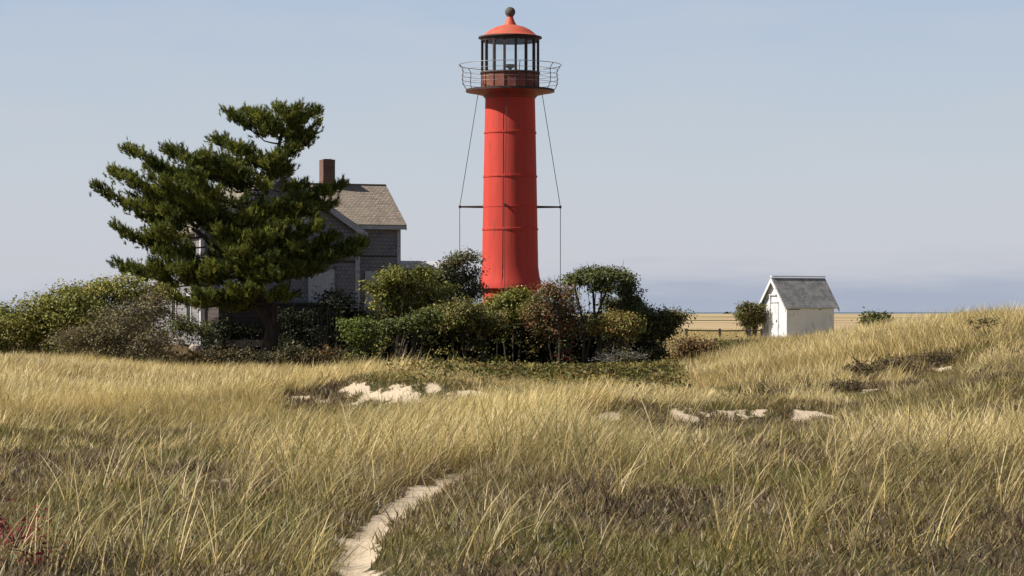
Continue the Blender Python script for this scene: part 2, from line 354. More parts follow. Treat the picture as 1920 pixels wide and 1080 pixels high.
dk = mixc(creek(310, 60, 20, .02, .38), dk, (.43, .315, .185))
dk = mixc(creek(470, 30, 25, .016, .46), dk, (.09, .062, .034))
dk = mixc(creek(820, 60, 40, .009, .50), dk, (.16, .11, .06))
col = mixc(rr(yw.outputs[0], 92, 128), col, mixc(rr(sy.outputs[1], 160, 260), tan, dk))
l.new(col, p.inputs['Base Color']); p.inputs['Roughness'].default_value = .95; p.inputs['Specular IOR Level'].default_value = .1
bp = n.new('ShaderNodeBump'); bp.inputs['Strength'].default_value = .8; bp.inputs['Distance'].default_value = .035; l.new(noise(11, detail=6, rough=.7), bp.inputs['Height']); l.new(bp.outputs[0], p.inputs['Normal'])
gc = np.zeros((len(V), 3)); gc[:, 0] = sandmask(V[:, 0], V[:, 1]); gc[:, 1] = heath(V[:, 0], V[:, 1])
ground = np_mesh('ground', V, quads, np.full(len(quads)//4, 4), M_ground, gc, smooth=True); tag(ground, 'sandy dune ground running back to flat tan salt marsh', 'ground', kind='structure')

M_sea, n, l, p = newmat('sea_water'); p.inputs['Base Color'].default_value = (.10, .14, .19, 1); p.inputs['Roughness'].default_value = .35
sea = MB().add([(-40000, 2300, -.45), (40000, 2300, -.45), (40000, 45000, -.45), (-40000, 45000, -.45)], [(0, 1, 2, 3)]).build('sea', M_sea)
tag(sea, 'thin grey blue line of sea along the horizon', 'sea', kind='structure')

# ------------------------------------------------------------------ lighthouse
LY = 105.5; LS = F/LY
lz = lambda py: EYE+(HOR-py)/LS
LB = (PX(956.5, LY), LY, H1(-.1, LY)); gz0 = LB[2]
lh = empty('lighthouse', LB)
tag(lh, 'tall red iron lighthouse with black lantern gallery standing behind the thicket', 'lighthouse')
q = lambda py: lz(py)-gz0      # local height of a photo row
r_ = lambda px: px/LS
prof = [(r_(60.5), q(541)), (r_(60.5), q(538)), (r_(58), q(529)), (r_(55.2), q(518)), (r_(52.8), q(500)), (r_(52.2), q(470)), (r_(51.5), q(430)), (r_(49.8), q(340)), (r_(48), q(250)), (r_(46.5), q(178)), (r_(46.4), q(170))]
tw = MB().lathe([(r_(52), q(541))]+prof, 96).build('tower', M_red, lh, True)
MB().lathe([(r_(53), -.2), (r_(53), q(600)), (r_(51.5), q(596)), (r_(51.5), q(541.5))], 64).build('tower_base', M_red, lh, True)
def trad(py):
    ps = sorted([(541, 60.5), (529, 58), (518, 55.2), (500, 52.8), (470, 52.2), (430, 51.5), (340, 49.8), (250, 48), (178, 46.5)])
    return float(np.interp(py, [a for a, b in ps], [b for a, b in ps]))/LS
for py in (249, 331, 430):
    R0 = trad(py); MB().lathe([(R0-.02, q(py)-.055), (R0+.030, q(py)-.045), (R0+.034, q(py)+.035), (R0-.02, q(py)+.05)], 96).build('band', M_red, lh, True)
R0 = trad(388); MB().lathe([(R0-.02, q(388)-.03), (R0+.016, q(388)-.022), (R0+.016, q(388)+.022), (R0-.02, q(388)+.03)], 96).build('band', M_red, lh, True)
# riveted vertical seam
sm = MB(); an = R(-90-16)
pts = [((trad(py)+.004)*math.cos(an), (trad(py)+.004)*math.sin(an), q(py)) for py in np.linspace(180, 537, 26)]
sm.tube(pts, .017, 6); sm.build('seam', M_red, lh, True)
# gallery
MB().lathe([(r_(46.4), q(186)), (r_(52), q(179)), (r_(80), q(172.5)), (r_(82.5), q(172)), (r_(82.5), q(169)), (r_(50), q(168))], 96).build('gallery_deck', M_reddeck, lh, True)
MB().lathe([(r_(82.5), q(172.6)), (r_(83.3), q(172.4)), (r_(83.3), q(168.4)), (r_(82.3), q(168.3))], 96).build('deck_rim', M_iron, lh, True)
gr = [(81, 171), (87, 164), (90, 156), (90.5, 146), (89.5, 136), (90.5, 130), (96, 122.5)]
for k in range(8):
    a = R(k*45+11); MB().tube([(r_(r)*math.cos(a), r_(r)*math.sin(a), q(py)) for r, py in gr], .016, 6).build('rail_post', M_iron, lh, True)
for r, py, t in ((96, 122.5, .015), (90, 132.5, .009), (90.2, 141, .009), (90.5, 149, .009), (90, 157, .009)):
    MB().ring(r_(r), q(py), t, 96, 6).build('guard_rail', M_rail, lh, True)
# lantern room: sixteen sides
NS = 16; RL = r_(54.5); ph0 = R(-90+11.25)
MB().lathe([(RL, q(168)), (RL, q(138))], NS, False, ph0).build('parapet', M_rust, lh)
for k in range(NS):
    a = ph0+2*math.pi*k/NS
    MB().tube([((RL+.01)*math.cos(a), (RL+.01)*math.sin(a), q(167)), ((RL+.01)*math.cos(a), (RL+.01)*math.sin(a), q(138))], .02, 6).build('panel_joint', M_iron, lh)
MB().lathe([(RL-.10, q(139.2)), (RL+.06, q(139)), (RL+.06, q(136)), (RL-.10, q(135.8))], NS, False, ph0).build('sill_ring', M_iron, lh)
MB().lathe([(RL-.12, q(78)), (RL+.035, q(78)), (RL+.035, q(72)), (RL-.12, q(72))], NS, False, ph0).build('head_ring', M_iron, lh)
for k in range(NS):
    a = ph0+2*math.pi*k/NS; b = ph0+2*math.pi*(k+1)/NS
    ca, sa = math.cos(a), math.sin(a); tx, ty = -sa, ca
    bar = MB(); wd = .046; r0, r1 = RL-.07, RL+.02
    bar.prism([(r0*ca-tx*wd, r0*sa-ty*wd, q(136)), (r1*ca-tx*wd, r1*sa-ty*wd, q(136)), (r1*ca+tx*wd, r1*sa+ty*wd, q(136)), (r0*ca+tx*wd, r0*sa+ty*wd, q(136))], (0, 0, q(78)-q(136)))
    bar.build('glazing_bar', M_iron, lh)
    rg = RL-.03
    MB().add([(rg*math.cos(a), rg*math.sin(a), q(136)), (rg*math.cos(b), rg*math.sin(b), q(136)), (rg*math.cos(b), rg*math.sin(b), q(78)), (rg*math.cos(a), rg*math.sin(a), q(78))], [(0, 1, 2, 3)]).build('glass_pane', M_glass, lh)
dome = MB().lathe([(r_(45), q(72.2)), (r_(57.5), q(72)), (r_(58.5), q(70.5)), (r_(58), q(69.2)), (r_(51), q(67.5)), (r_(46), q(63)), (r_(38), q(56.5)), (r_(27), q(51)), (r_(16), q(48)), (r_(11), q(47))], 64).build('lantern_roof', M_redroof, lh, True)
MB().lathe([(r_(57), q(72.4)), (r_(59.6), q(72.2)), (r_(59.6), q(69.6)), (r_(57), q(69))], 64).build('eave_rim', M_iron, dome, True)
MB().lathe([(r_(50), q(71.8)), (r_(40), q(62)), (r_(20), q(54)), (.001, q(51))], 48).build('roof_lining', M_iron, dome, True)
MB().lathe([(r_(12), q(47.6)), (r_(11.5), q(46)), (r_(8), q(39)), (r_(6), q(33)), (r_(5), q(30))], 40).build('ventilator_neck', M_redroof, dome, True)
bl = [(r_(5.2), q(32)), (r_(7), q(30))]+[(r_(9.8)*math.cos(t), q(22.5)+r_(9.5)*math.sin(t)) for t in np.linspace(R(-45), R(90), 14)]
MB().lathe(bl, 40).build('ventilator_ball', M_ball, dome, True)
MB().lathe([(.04, q(150)), (.04, q(131)), (.10, q(128)), (.28, q(124.5)), (.30, q(122)), (.22, q(121)), (.001, q(120.5))], 32).build('lamp', M_lamp, lh, True)
MB().lathe([(.001, q(150)), (RL-.03, q(150))], 16, False, ph0).build('lantern_floor', M_iron, lh)
# outrigger struts and cables
for k, ang in enumerate((180+3, -90-6, 0+3, 90-6)):
    a = R(ang); ca, sa = math.cos(a), math.sin(a); tip = r_(94.5); R0 = trad(388)-.03
    MB().tube([(R0*ca, R0*sa, q(388)), (tip*ca, tip*sa, q(388))], [.055, .038], 8).build('strut', M_iron if k != 1 else M_rust, lh, True)
    cb_ = MB().tube([(r_(60)*ca, r_(60)*sa, q(175)), (tip*ca, tip*sa, q(388)), (tip*ca, tip*sa, -.1)], .014, 6).build('guy_cable', M_wire, lh, True)
    MB().tube([(tip*ca, tip*sa, q(390.5)), (tip*ca, tip*sa, q(385.5))], .05, 8).build('cable_clamp', M_iron, cb_, True)

# ------------------------------------------------------------------ keeper's house
TH = R(20); HY = 95.0
hx = PX(673, HY)
ho = empty('keepers_house', (hx, HY, H1(hx, HY)), TH)
tag(ho, 'two storey weathered grey shingled keeper\'s house with boarded windows behind the pine', 'house')
W = 6.35; ZE = 4.88; ZA = 7.04; D = 9.0; sl = (ZA-ZE)/(W/2)
MB().prism([(-W, 0, -.1), (0, 0, -.1), (0, 0, ZE), (-W/2, 0, ZA), (-W, 0, ZE)], (0, D, 0)).build('main_wall', M_wall, ho)
def slab(mb, P, t):
    a, b, c, d = [Vector(v) for v in P]; nn = (b-a).cross(d-a).normalized()
    if nn.z < 0: nn = -nn
    mb.prism([a+nn*.01, b+nn*.01, c+nn*.01, d+nn*.01], nn*t); return mb
ov = .28; fo = .25
rf = MB()
for sgn in (-1, 1):
    xe = -W/2+sgn*(W/2+ov); ze = ZE-ov*sl
    slab(rf, [(-W/2, -fo, ZA), (xe, -fo, ze), (xe, D+fo, ze), (-W/2, D+fo, ZA)], .10)
rf = rf.build('main_roof', M_roofm, ho)
for sgn in (-1, 1):
    xe = -W/2+sgn*(W/2+ov); ze = ZE-ov*sl
    MB().prism([(-W/2, -fo-.032, ZA+.10), (xe, -fo-.032, ze+.10), (xe, -fo-.032, ze-.16), (-W/2, -fo-.032, ZA-.16)], (0, .03, 0)).build('rake_board', M_trim, rf)
WW = 1.88; WY = .6; WE = 5.24; WZ = 6.76; WD = 5.0; wsl = (WZ-WE)/(WD/2)
wing = MB()
wing.prism([(WW, WY, -.1), (WW, WY, WE), (WW, WY+WD/2, WZ), (WW, WY+WD, WE), (WW, WY+WD, -.1)], (-WW+.003, 0, 0))
wing.build('wing_wall', M_wall, ho)
wr = MB()
slab(wr, [(-3.1, WY+WD/2, WZ), (WW+.16, WY+WD/2, WZ), (WW+.16, WY-.30, WE-.30*wsl), (.06, WY-.30, WE-.30*wsl), ], .10)
slab(wr, [(-3.1, WY+WD/2, WZ), (WW+.16, WY+WD/2, WZ), (WW+.16, WY+WD+.30, WE-.30*wsl), (-3.1, WY+WD+.30, WE-.30*wsl)], .10)
wr = wr.build('wing_roof', M_roofw, ho)
MB().box(-3.0, WW+.17, WY+WD/2-.09, WY+WD/2+.09, WZ+.10, WZ+.15).build('ridge_cap', M_roofw, wr)
MB().box(.05, WW+.17, WY-.335, WY-.303, WE-.30*wsl-.10, WE-.30*wsl+.10).build('eave_board', M_trim, wr)
MB().prism([(WW+.163, WY-.31, WE-.31*wsl-.12), (WW+.163, WY-.31, WE-.31*wsl+.10), (WW+.163, WY+WD/2, WZ+.10), (WW+.163, WY+WD/2, WZ-.12)], (.03, 0, 0)).build('rake_board', M_trim, wr)
for x0, x1, y0, y1, z1 in ((-.15, .03, -.03, -.003, ZE), (.003, .03, -.003, .15, ZE-.05), (-W-.03, -W+.14, -.03, -.003, ZE), (-W-.03, -W-.003, -.003, .14, ZE-.1)):
    MB().box(x0, x1, y0, y1, 0, z1).build('corner_board', M_trim if x0 > -3 else M_white, ho)
MB().box(WW-.12, WW+.03, WY-.03, WY-.003, 0, WE).build('corner_board', M_trim, ho)
ch = MB().box(-.70, -.20, 2.75, 3.35, 5.2, 7.72).build('chimney', M_brick, ho)
MB().box(-.702, -.198, 2.748, 3.352, 7.723, 7.86).build('chimney_cap', M_brick, ch)
MB().box(-.60, -.29, 2.9, 3.2, 7.863, 7.89).build('flue', M_dark, ch)
ch2 = MB().box(-5.9, -5.35, 3.2, 3.8, 4.6, 6.9).build('chimney', M_brick, ho)
def boarded(x0, x1, z0, z1, y=0.0):
    b = MB().box(x0, x1, y-.05, y-.003, z0, z1).build('window_board', M_board, ho)
    MB().box(x0-.06, x1+.06, y-.10, y-.004, z0-.09, z0-.003).build('sill', M_trim, b)
boarded(-3.5, -2.08, 4.1, 5.28); boarded(-2.08, -1.02, 1.85, 3.35); boarded(-5.6, -4.5, 1.95, 3.35); boarded(.42, 1.15, 1.95, 3.30, WY)
MB().box(.033, WW-.123, WY-.022, WY-.003, 3.86, 3.93).build('belt_board', M_porch, ho)
MB().box(-W+.15, -.153, -.022, -.003, 3.62, 3.70).build('belt_board', M_porch, ho)
# left wall, sunlit: windows
for y0, z0, z1 in ((1.6, 1.0, 2.4), (4.4, 1.0, 2.4), (1.9, 3.1, 4.3), (5.2, 3.1, 4.3)):
    wn = MB().box(-W-.05, -W-.003, y0, y0+.9, z0, z1).build('window', M_white, ho)
    MB().box(-W-.062, -W-.052, y0+.10, y0+.80, z0+.10, z1-.10).build('pane', M_dark, wn)
# front porch
po = MB().box(-W+.25, -1.6, -1.9, -.03, .62, 1.95).build('porch_wall', M_porch, ho)
MB().box(-W+.1, -1.4, -2.15, -.03, .50, .61).build('porch_deck', M_plank, ho)
MB().box(-W+.1, -1.4, -2.19, -2.153, .34, .615).build('deck_fascia', M_plank, ho)
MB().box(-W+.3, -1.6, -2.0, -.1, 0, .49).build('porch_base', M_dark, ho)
MB().box(-W+.15, -1.5, -2.0, -.035, 1.953, 2.03).build('porch_roof', M_porch, ho)

# small outbuilding whose roof shows left of the tower
OY = 101.0; ox = PX(806, OY)
ob = empty('outbuilding', (ox, OY, H1(ox, OY)), R(18)); tag(ob, 'low outbuilding with tan shingled roof and white ridge board glimpsed left of the tower', 'outbuilding')
zr = PZ(497, OY)-.0; zb = zr-1.25
MB().prism([(-1.5, 1.6, -.1), (-1.5, 1.6, zb), (-1.5, 0, zr), (-1.5, -1.6, zb), (-1.5, -1.6, -.1)], (2.4, 0, 0)).build('wall', M_wall, ob)
r2 = MB()
for sg in (-1, 1): slab(r2, [(-1.7, 0, zr), (1.1, 0, zr), (1.1, sg*1.85, zb-.2), (-1.7, sg*1.85, zb-.2)], .08)
r2 = r2.build('roof', M_roofw, ob)
MB().prism([(-1.74, 0, zr+.20), (-1.74, -.42, zr-.10), (-1.74, -.42, zr-.16), (-1.74, 0, zr+.10), (-1.74, .42, zr-.16), (-1.74, .42, zr-.10)], (2.9, 0, 0)).build('ridge_board', M_white, r2)

# ------------------------------------------------------------------ white shed
SY = 139.3; shx = PX(1475, SY)
sh = empty('white_shed', (shx, SY, .0), R(30)); tag(sh, 'small white gabled shed with grey roof standing alone on the marsh edge', 'shed')
sw, sL, se, sr = 2.43, 3.44, 2.05, 3.60; ssl = (sr-se)/(sw/2)
MB().prism([(0, 0, -.3), (0, 0, se), (0, sw/2, sr), (0, sw, se), (0, sw, -.3)], (sL, 0, 0)).build('wall', M_white, sh)
r3 = MB(); o_ = .16
for sg in (-1, 1):
    ye = sw/2+sg*(sw/2+o_); zz = se-o_*ssl
    slab(r3, [(-.22, sw/2, sr), (sL+.22, sw/2, sr), (sL+.22, ye, zz), (-.22, ye, zz)], .07)
r3 = r3.build('roof', M_shroof, sh)
for sg in (-1, 1):
    ye = sw/2+sg*(sw/2+o_+.04); zz = se-(o_+.04)*ssl
    MB().prism([(-.225, sw/2, sr+.05), (-.225, ye, zz+.05), (-.225, ye, zz-.17), (-.225, sw/2, sr-.20)], (-.035, 0, 0)).build('bargeboard', M_white, r3)
    MB().prism([(sL+.225, sw/2, sr+.05), (sL+.225, ye, zz+.05), (sL+.225, ye, zz-.15), (sL+.225, sw/2, sr-.18)], (.035, 0, 0)).build('bargeboard', M_white, r3)
MB().box(-.24, sL+.24, sw/2-.10, sw/2+.10, sr+.10, sr+.17).build('ridge_cap', M_white, r3)
MB().box(.02, sL-.02, -.025, -.003, se-.22, se-.02).build('frieze_board', M_white, sh)
for x0, x1 in ((.05, .95), (2.3, 2.5), (1.9, 1.95)): MB().box(x0, x1, -.028, -.026, se-.27, se-.232).build('gap', M_dark, sh)
dr = MB().box(-.045, -.006, .80, 1.50, .1, 2.15).build('door', M_white, sh)
fr = MB().box(-.09, -.005, 1.52, 1.60, .1, 2.62).box(-.09, -.005, .80, 1.52, 2.20, 2.26).box(-.10, -.005, .95, 1.60, 2.62, 2.69).build('door_frame', M_white, sh)
MB().box(-.012, -.004, 1.497, 1.523, .1, 2.19).build('door_shadow_gap', M_dark, sh)
MB().box(-.012, -.004, 1.603, 1.63, .1, 2.60).build('door_shadow_gap', M_dark, sh)  # dark strip on the wall beside the frame, a painted shadow line
MB().box(-.075, -.047, .90, .95, 1.05, 1.2).build('handle', M_iron, dr)
MB().box(-.35, -.005, .6, 1.8, -.02, .09).build('doorstep', M_stone, sh)
for k in range(3): MB().box(-.012, -.004, 1.8+k*.17, 1.88+k*.17, .45, .95-.15*(k % 2)).build('wall_plate', M_rail, sh)

# ------------------------------------------------------------------ fence and posts
fY = 137.5
fe = empty('rail_fence', (PX(1284, fY), fY, 0)); tag(fe, 'dark weathered single rail fence running left from the white shed', 'fence')
fl = PX(1429, fY)-PX(1284, fY)
MB().tube([(0, 0, .60), (fl*.5, .0, .57), (fl, 0, .60)], .04, 8).build('rail', M_post, fe)
for t in (0.02, .45, .84, .99): MB().box(fl*t-.07, fl*t+.07, -.18, -.045, -.2, .70).build('post', M_post, fe)
for px, top, Yp, hgt, lab in ((1323, 638, 92, None, 'shorter weathered post among rusty shrubs right of the thicket'), (1341, 634, 93, None, 'taller weathered post at the right end of the rusty shrubs')):
    x = PX(px, Yp); z0 = H1(x, Yp); zt = PZ(top, Yp)
    pm = MB().tube([(0, 0, -.3), (.02, 0, zt-z0-.03), (.02, 0, zt-z0)], [.075, .07, .05], 8).build('post', M_post); pm.location = (x, Yp, z0); tag(pm, lab, 'post', 'posts by the rusty shrubs')
x = PX(1624, 100); pm = MB().tube([(0, 0, -.3), (.03, 0, PZ(602, 100)-H1(x, 100))], [.04, .03], 6).build('thin_stake', M_post); pm.location = (x, 100, H1(x, 100)); tag(pm, 'thin weathered stake rising behind the dune right of the white shed', 'stake')

# boats on the horizon
for px, lab in ((1363, 'tiny dark boat on the horizon left of the white shed'), (1658, 'tiny dark boat on the horizon right of the white shed')):
    b = empty('boat', (PX(px, 2700), 2700, -.45)); tag(b, lab, 'boat', 'boats on the horizon')
    MB().add([(-4, -1, 1.2), (4.6, 0, 1.5), (-4, 1, 1.2), (-3.6, -.8, -.1), (3.6, 0, -.1), (-3.6, .8, -.1)], [(0, 2, 1), (3, 4, 5), (0, 1, 4, 3), (1, 2, 5, 4), (2, 0, 3, 5)]).build('hull', M_boat, b)
    MB().box(-1.5, 1.4, -.7, .7, 1.25, 2.5).build('cabin', M_boat, b)

# ------------------------------------------------------------------ pine
def rand_unit(k):
    v = rng.normal(size=(k, 3)); return v/np.linalg.norm(v, axis=1, keepdims=True)
def norm(v): return v/np.maximum(np.linalg.norm(v, axis=-1, keepdims=True), 1e-9)
def needles(pos, dirs, lens, per, nl, nw, ca, cb, tone):
    """needle brushes round shoot axes; returns verts, loops, totals, colours"""
    k = len(pos); t = rng.random((k, per)); A = pos[:, None]+dirs[:, None]*(lens[:, None]*t)[..., None]
    u = rng.normal(size=(k, per, 3)); u = norm(u-dirs[:, None]*(u*dirs[:, None]).sum(-1, keepdims=True))
    nd = norm(dirs[:, None]*(1.05+.5*t[..., None])+u*.85)
    ln = nl*(.7+.6*rng.random((k, per)))
    wv = norm(np.cross(nd, rng.normal(size=(k, per, 3))))*nw
    V = np.stack([A-wv, A+wv, A+nd*ln[..., None]], 2).reshape(-1, 3)
    mixf = np.clip(tone[:, None]**1.3*.85+rng.random((k, per))*.35-.05, 0, 1)[..., None]
    col = ca+(cb-ca)*mixf
    return V, np.arange(len(V)), np.full(len(V)//3, 3), np.repeat(col.reshape(-1, 3), 3, 0)

PY = 86.0; ps = F/PY
pbx = PX(497, PY); pbz = H1(pbx, PY)
pine = empty('pine_tree', (pbx, PY, pbz)); tag(pine, 'large wind bent dark pine with layered boughs and crooked trunk before the house', 'tree')
P2 = lambda px, py, dy=0.0: np.array([(px-497)/ps, dy, PZ(py, PY)-pbz])
wood = MB()
trunk = [(497, 678, 0, .30), (508, 640, 0, .27), (511, 612, -.05, .25), (498, 585, -.1, .24), (484, 560, 0, .23), (484, 530, .1, .21), (492, 495, .1, .2), (488, 455, 0, .19), (481, 415, 0, .17), (490, 375, .1, .14), (506, 335, .1, .11), (518, 295, 0, .085), (527, 255, 0, .06), (530, 215, 0, .03)]
wood.tube([P2(a, b, c) for a, b, c, r in trunk], [r for *_, r in trunk], 10)
limb = [(483, 552, 0, .17), (460, 528, -.3, .15), (436, 500, -.5, .13), (410, 470, -.7, .11), (388, 445, -.8, .09), (365, 430, -.8, .06)]
wood.tube([P2(a, b, c) for a, b, c, r in limb], [r for *_, r in limb], 8)
limb2 = [(505, 628, 0, .12), (516, 600, -.35, .10), (518, 575, -.5, .08), (508, 560, -.7, .05)]
wood.tube([P2(a, b, c) for a, b, c, r in limb2], [r for *_, r in limb2], 8)
# boughs: start px,py,dy  -> tip px,py,dy, pad spread (m), fullness
B = [(524,270,0, 437,219,-.3,.7,1.0),(526,258,0, 462,214,.5,.6,.9),(529,240,0, 487,221,-.7,.6,1),(530,225,0, 522,207,.1,.45,1.0),(529,235,0, 556,211,-.4,.5,.9),(528,245,0, 586,212,.3,.55,1),
     (522,285,0, 595,238,-.2,.45,.9),(521,290,0, 575,262,.6,.4,.8),(518,295,0, 405,265,.2,.55,.85),(514,305,0, 450,285,-.8,.8,1),(512,312,0, 545,285,-.9,.6,1),(510,322,0, 470,300,1.0,.8,1),(508,328,0,520,308,-1.2,.7,1),
     (500,345,0, 310,283,.3,.9,1),(497,355,0, 345,292,-.8,1.0,1),(494,365,0, 395,300,-1.3,1.0,1),(492,372,0, 440,318,-1.6,.9,1),(498,350,0,420,300,1.5,1.0,1),
     (488,385,0, 239,284,-.2,.9,.95),(486,392,0, 270,315,.9,1.0,1),(485,398,0, 203,325,.4,.8,.9),(484,405,0, 255,345,-1.2,1.1,1),(483,412,0, 180,350,-.4,.75,.95),(482,420,0, 245,375,.7,1.0,1),(483,425,0,330,372,-1.8,1.2,1),(484,410,0,300,340,-2.0,1.1,1),(485,400,0,370,340,-2.2,1.1,1),
     (430,490,-.5, 220,432,-.5,.75,1),(420,480,-.6, 268,452,.4,.9,1),(405,465,-.7, 300,440,-1.4,1.0,1),(388,445,-.8, 262,405,.2,.9,.9),(370,432,-.8,330,400,-1.7,.9,1),
     (440,505,-.5, 222,500,-.4,.7,1),(445,510,-.4, 300,503,-1.0,.9,1),(450,515,-.4, 255,520,.6,.7,.9),(455,520,-.3, 360,505,-1.5,.9,1),(462,528,-.3, 410,510,-1.9,.9,1),
     (515,570,-.5, 318,552,-1.6,.55,1.0),(508,562,-.6, 380,553,-2.0,.6,1.0),(508,560,-.7, 450,545,-2.2,.6,1),(510,562,-.6, 535,548,-1.9,.6,1),(505,575,0, 420,560,-1.2,.5,.8),
     (484,400,0, 560,375,-.5,.5,.8),(486,392,0, 606,362,.3,.5,1),(488,385,0, 643,348,.2,.40,1.0),(500,352,0,560,352,.6,.5,.8),(486,395,0,625,385,.5,.45,.9),(488,390,0,590,395,-.6,.5,.8),
     (486,425,0, 520,395,-1.5,.8,1),(486,440,0, 470,412,-2.1,.9,1),(487,450,0, 545,430,-1.6,.8,1),(488,465,0, 600,428,-.9,.6,1),(489,475,0, 628,450,-.3,.6,1),(490,482,0, 655,462,.2,.5,1),(490,486,0, 680,460,.5,.40,1.0),(490,480,0, 672,478,-.2,.4,.9),
     (491,492,0, 565,470,-1.4,.8,1),(490,500,0, 620,488,-.8,.6,1),(488,508,0, 560,505,-1.6,.8,1),(486,515,0, 600,510,-1.0,.6,1),(486,490,0, 440,470,-1.8,.9,1),(487,470,0,420,440,-2.0,1,1),(488,520,0,500,500,-2.0,.8,1),(486,460,0,400,400,1.9,1.1,1),(486,500,0,560,480,1.6,.9,1),(485,440,0,540,400,1.6,.8,1),(484,430,0,340,400,1.8,1.1,1),
     (528,252,0, 552,230,-.5,.5,1.2),(528,256,0, 503,240,-.6,.5,1.2),(526,268,0, 545,252,.4,.5,1.1),(527,262,0, 515,236,-.9,.45,1.2),(505,335,0, 535,322,-.8,.5,1.1),
     (487,500,0, 455,480,-2.2,.8,1),(487,505,0, 520,520,-2.1,.8,1),(488,495,0, 540,490,-2.2,.8,1),(486,470,0, 500,450,-2.4,.9,1),(485,525,0, 470,505,-1.9,.7,1),(486,455,0, 560,445,1.2,.8,1),(486,515,0, 400,485,1.4,1.0,1)]
SP = []; SDm = []; SLn = []; ST = []
for (a, b, c, d, e, f, spread, full) in B:
    p0 = P2(a, b, c); p1 = P2(d, e, f); p1 = p0+(p1-p0)*.955; ln = np.linalg.norm(p1-p0); dirv = (p1-p0)/ln
    ks = 7; pts = []
    side = np.cross(dirv, [0, 0, 1.0]); side /= np.linalg.norm(side)
    wob = rng.normal(size=ks)*.08*ln; sag = -.10*ln
    for k in range(ks):
        t = k/(ks-1); pts.append(p0+(p1-p0)*t+np.array([0, 0, 1])*(sag*math.sin(math.pi*t))+side*wob[k]*math.sin(math.pi*t)+np.array([0, 0, rng.normal()*.05*ln*math.sin(math.pi*t)]))
    wood.tube(pts, [max(.012, .022*ln**.7*(1-.85*k/(ks-1))) for k in range(ks)], 5)
    pts = np.array(pts)
    spread *= 1.05; nt_ = int(ln*7*full)+5
    for _ in range(nt_):
        t = .22+.78*rng.random()**.8; fk = t*(ks-1); k = min(int(fk), ks-2); base = pts[k]+(pts[k+1]-pts[k])*(fk-k)
        sgn = rng.choice([-1, 1]); an = R(rng.uniform(15, 75))
        tdir = dirv*math.cos(an)+side*sgn*math.sin(an)+np.array([0, 0, rng.uniform(-.12, .5)])
        tdir /= np.linalg.norm(tdir)
        tl = spread*(.35+.75*rng.random())*(1.08-.6*t)
        tip = base+tdir*tl
        if tl > .3 and rng.random() < .6: wood.tube([base, base+tdir*tl*.5+np.array([0, 0, -.02]), tip], [.016, .011, .006], 3)
        m = rng.integers(9, 16); rad_ = rng.uniform(.08, .17); tone = rng.random()
        for q_ in range(m):
            u = 1-.55*rng.random()**1.6
            pp = base+tdir*tl*u+rng.normal(size=3)*rad_*np.array([1, 1, .6])
            dd = tdir*.45+np.array([0, 0, .55+.4*rng.random()])+rng.normal(size=3)*.33
            if q_ == 0: pp = tip.copy()
            SP.append(pp); SDm.append(dd/np.linalg.norm(dd)); SLn.append(rng.uniform(.13, .26) if q_ else rng.uniform(.26, .42)); ST.append(tone)
    for q_ in range(8):
        dd = dirv*.8+np.array([0, 0, .6])+rng.normal(size=3)*.2
        SP.append(p1+rng.normal(size=3)*.05); SDm.append(dd/np.linalg.norm(dd)); SLn.append(rng.uniform(.25, .42)); ST.append(.5)
wood.build('trunk', M_bark, pine, True)
v, lo, to, cc = needles(np.array(SP), np.array(SDm), np.array(SLn), 22, .13, .014, np.array([.028, .052, .016]), np.array([.30, .31, .055]), np.array(ST))
np_mesh('crown', v, lo, to, M_needle, cc, pine)

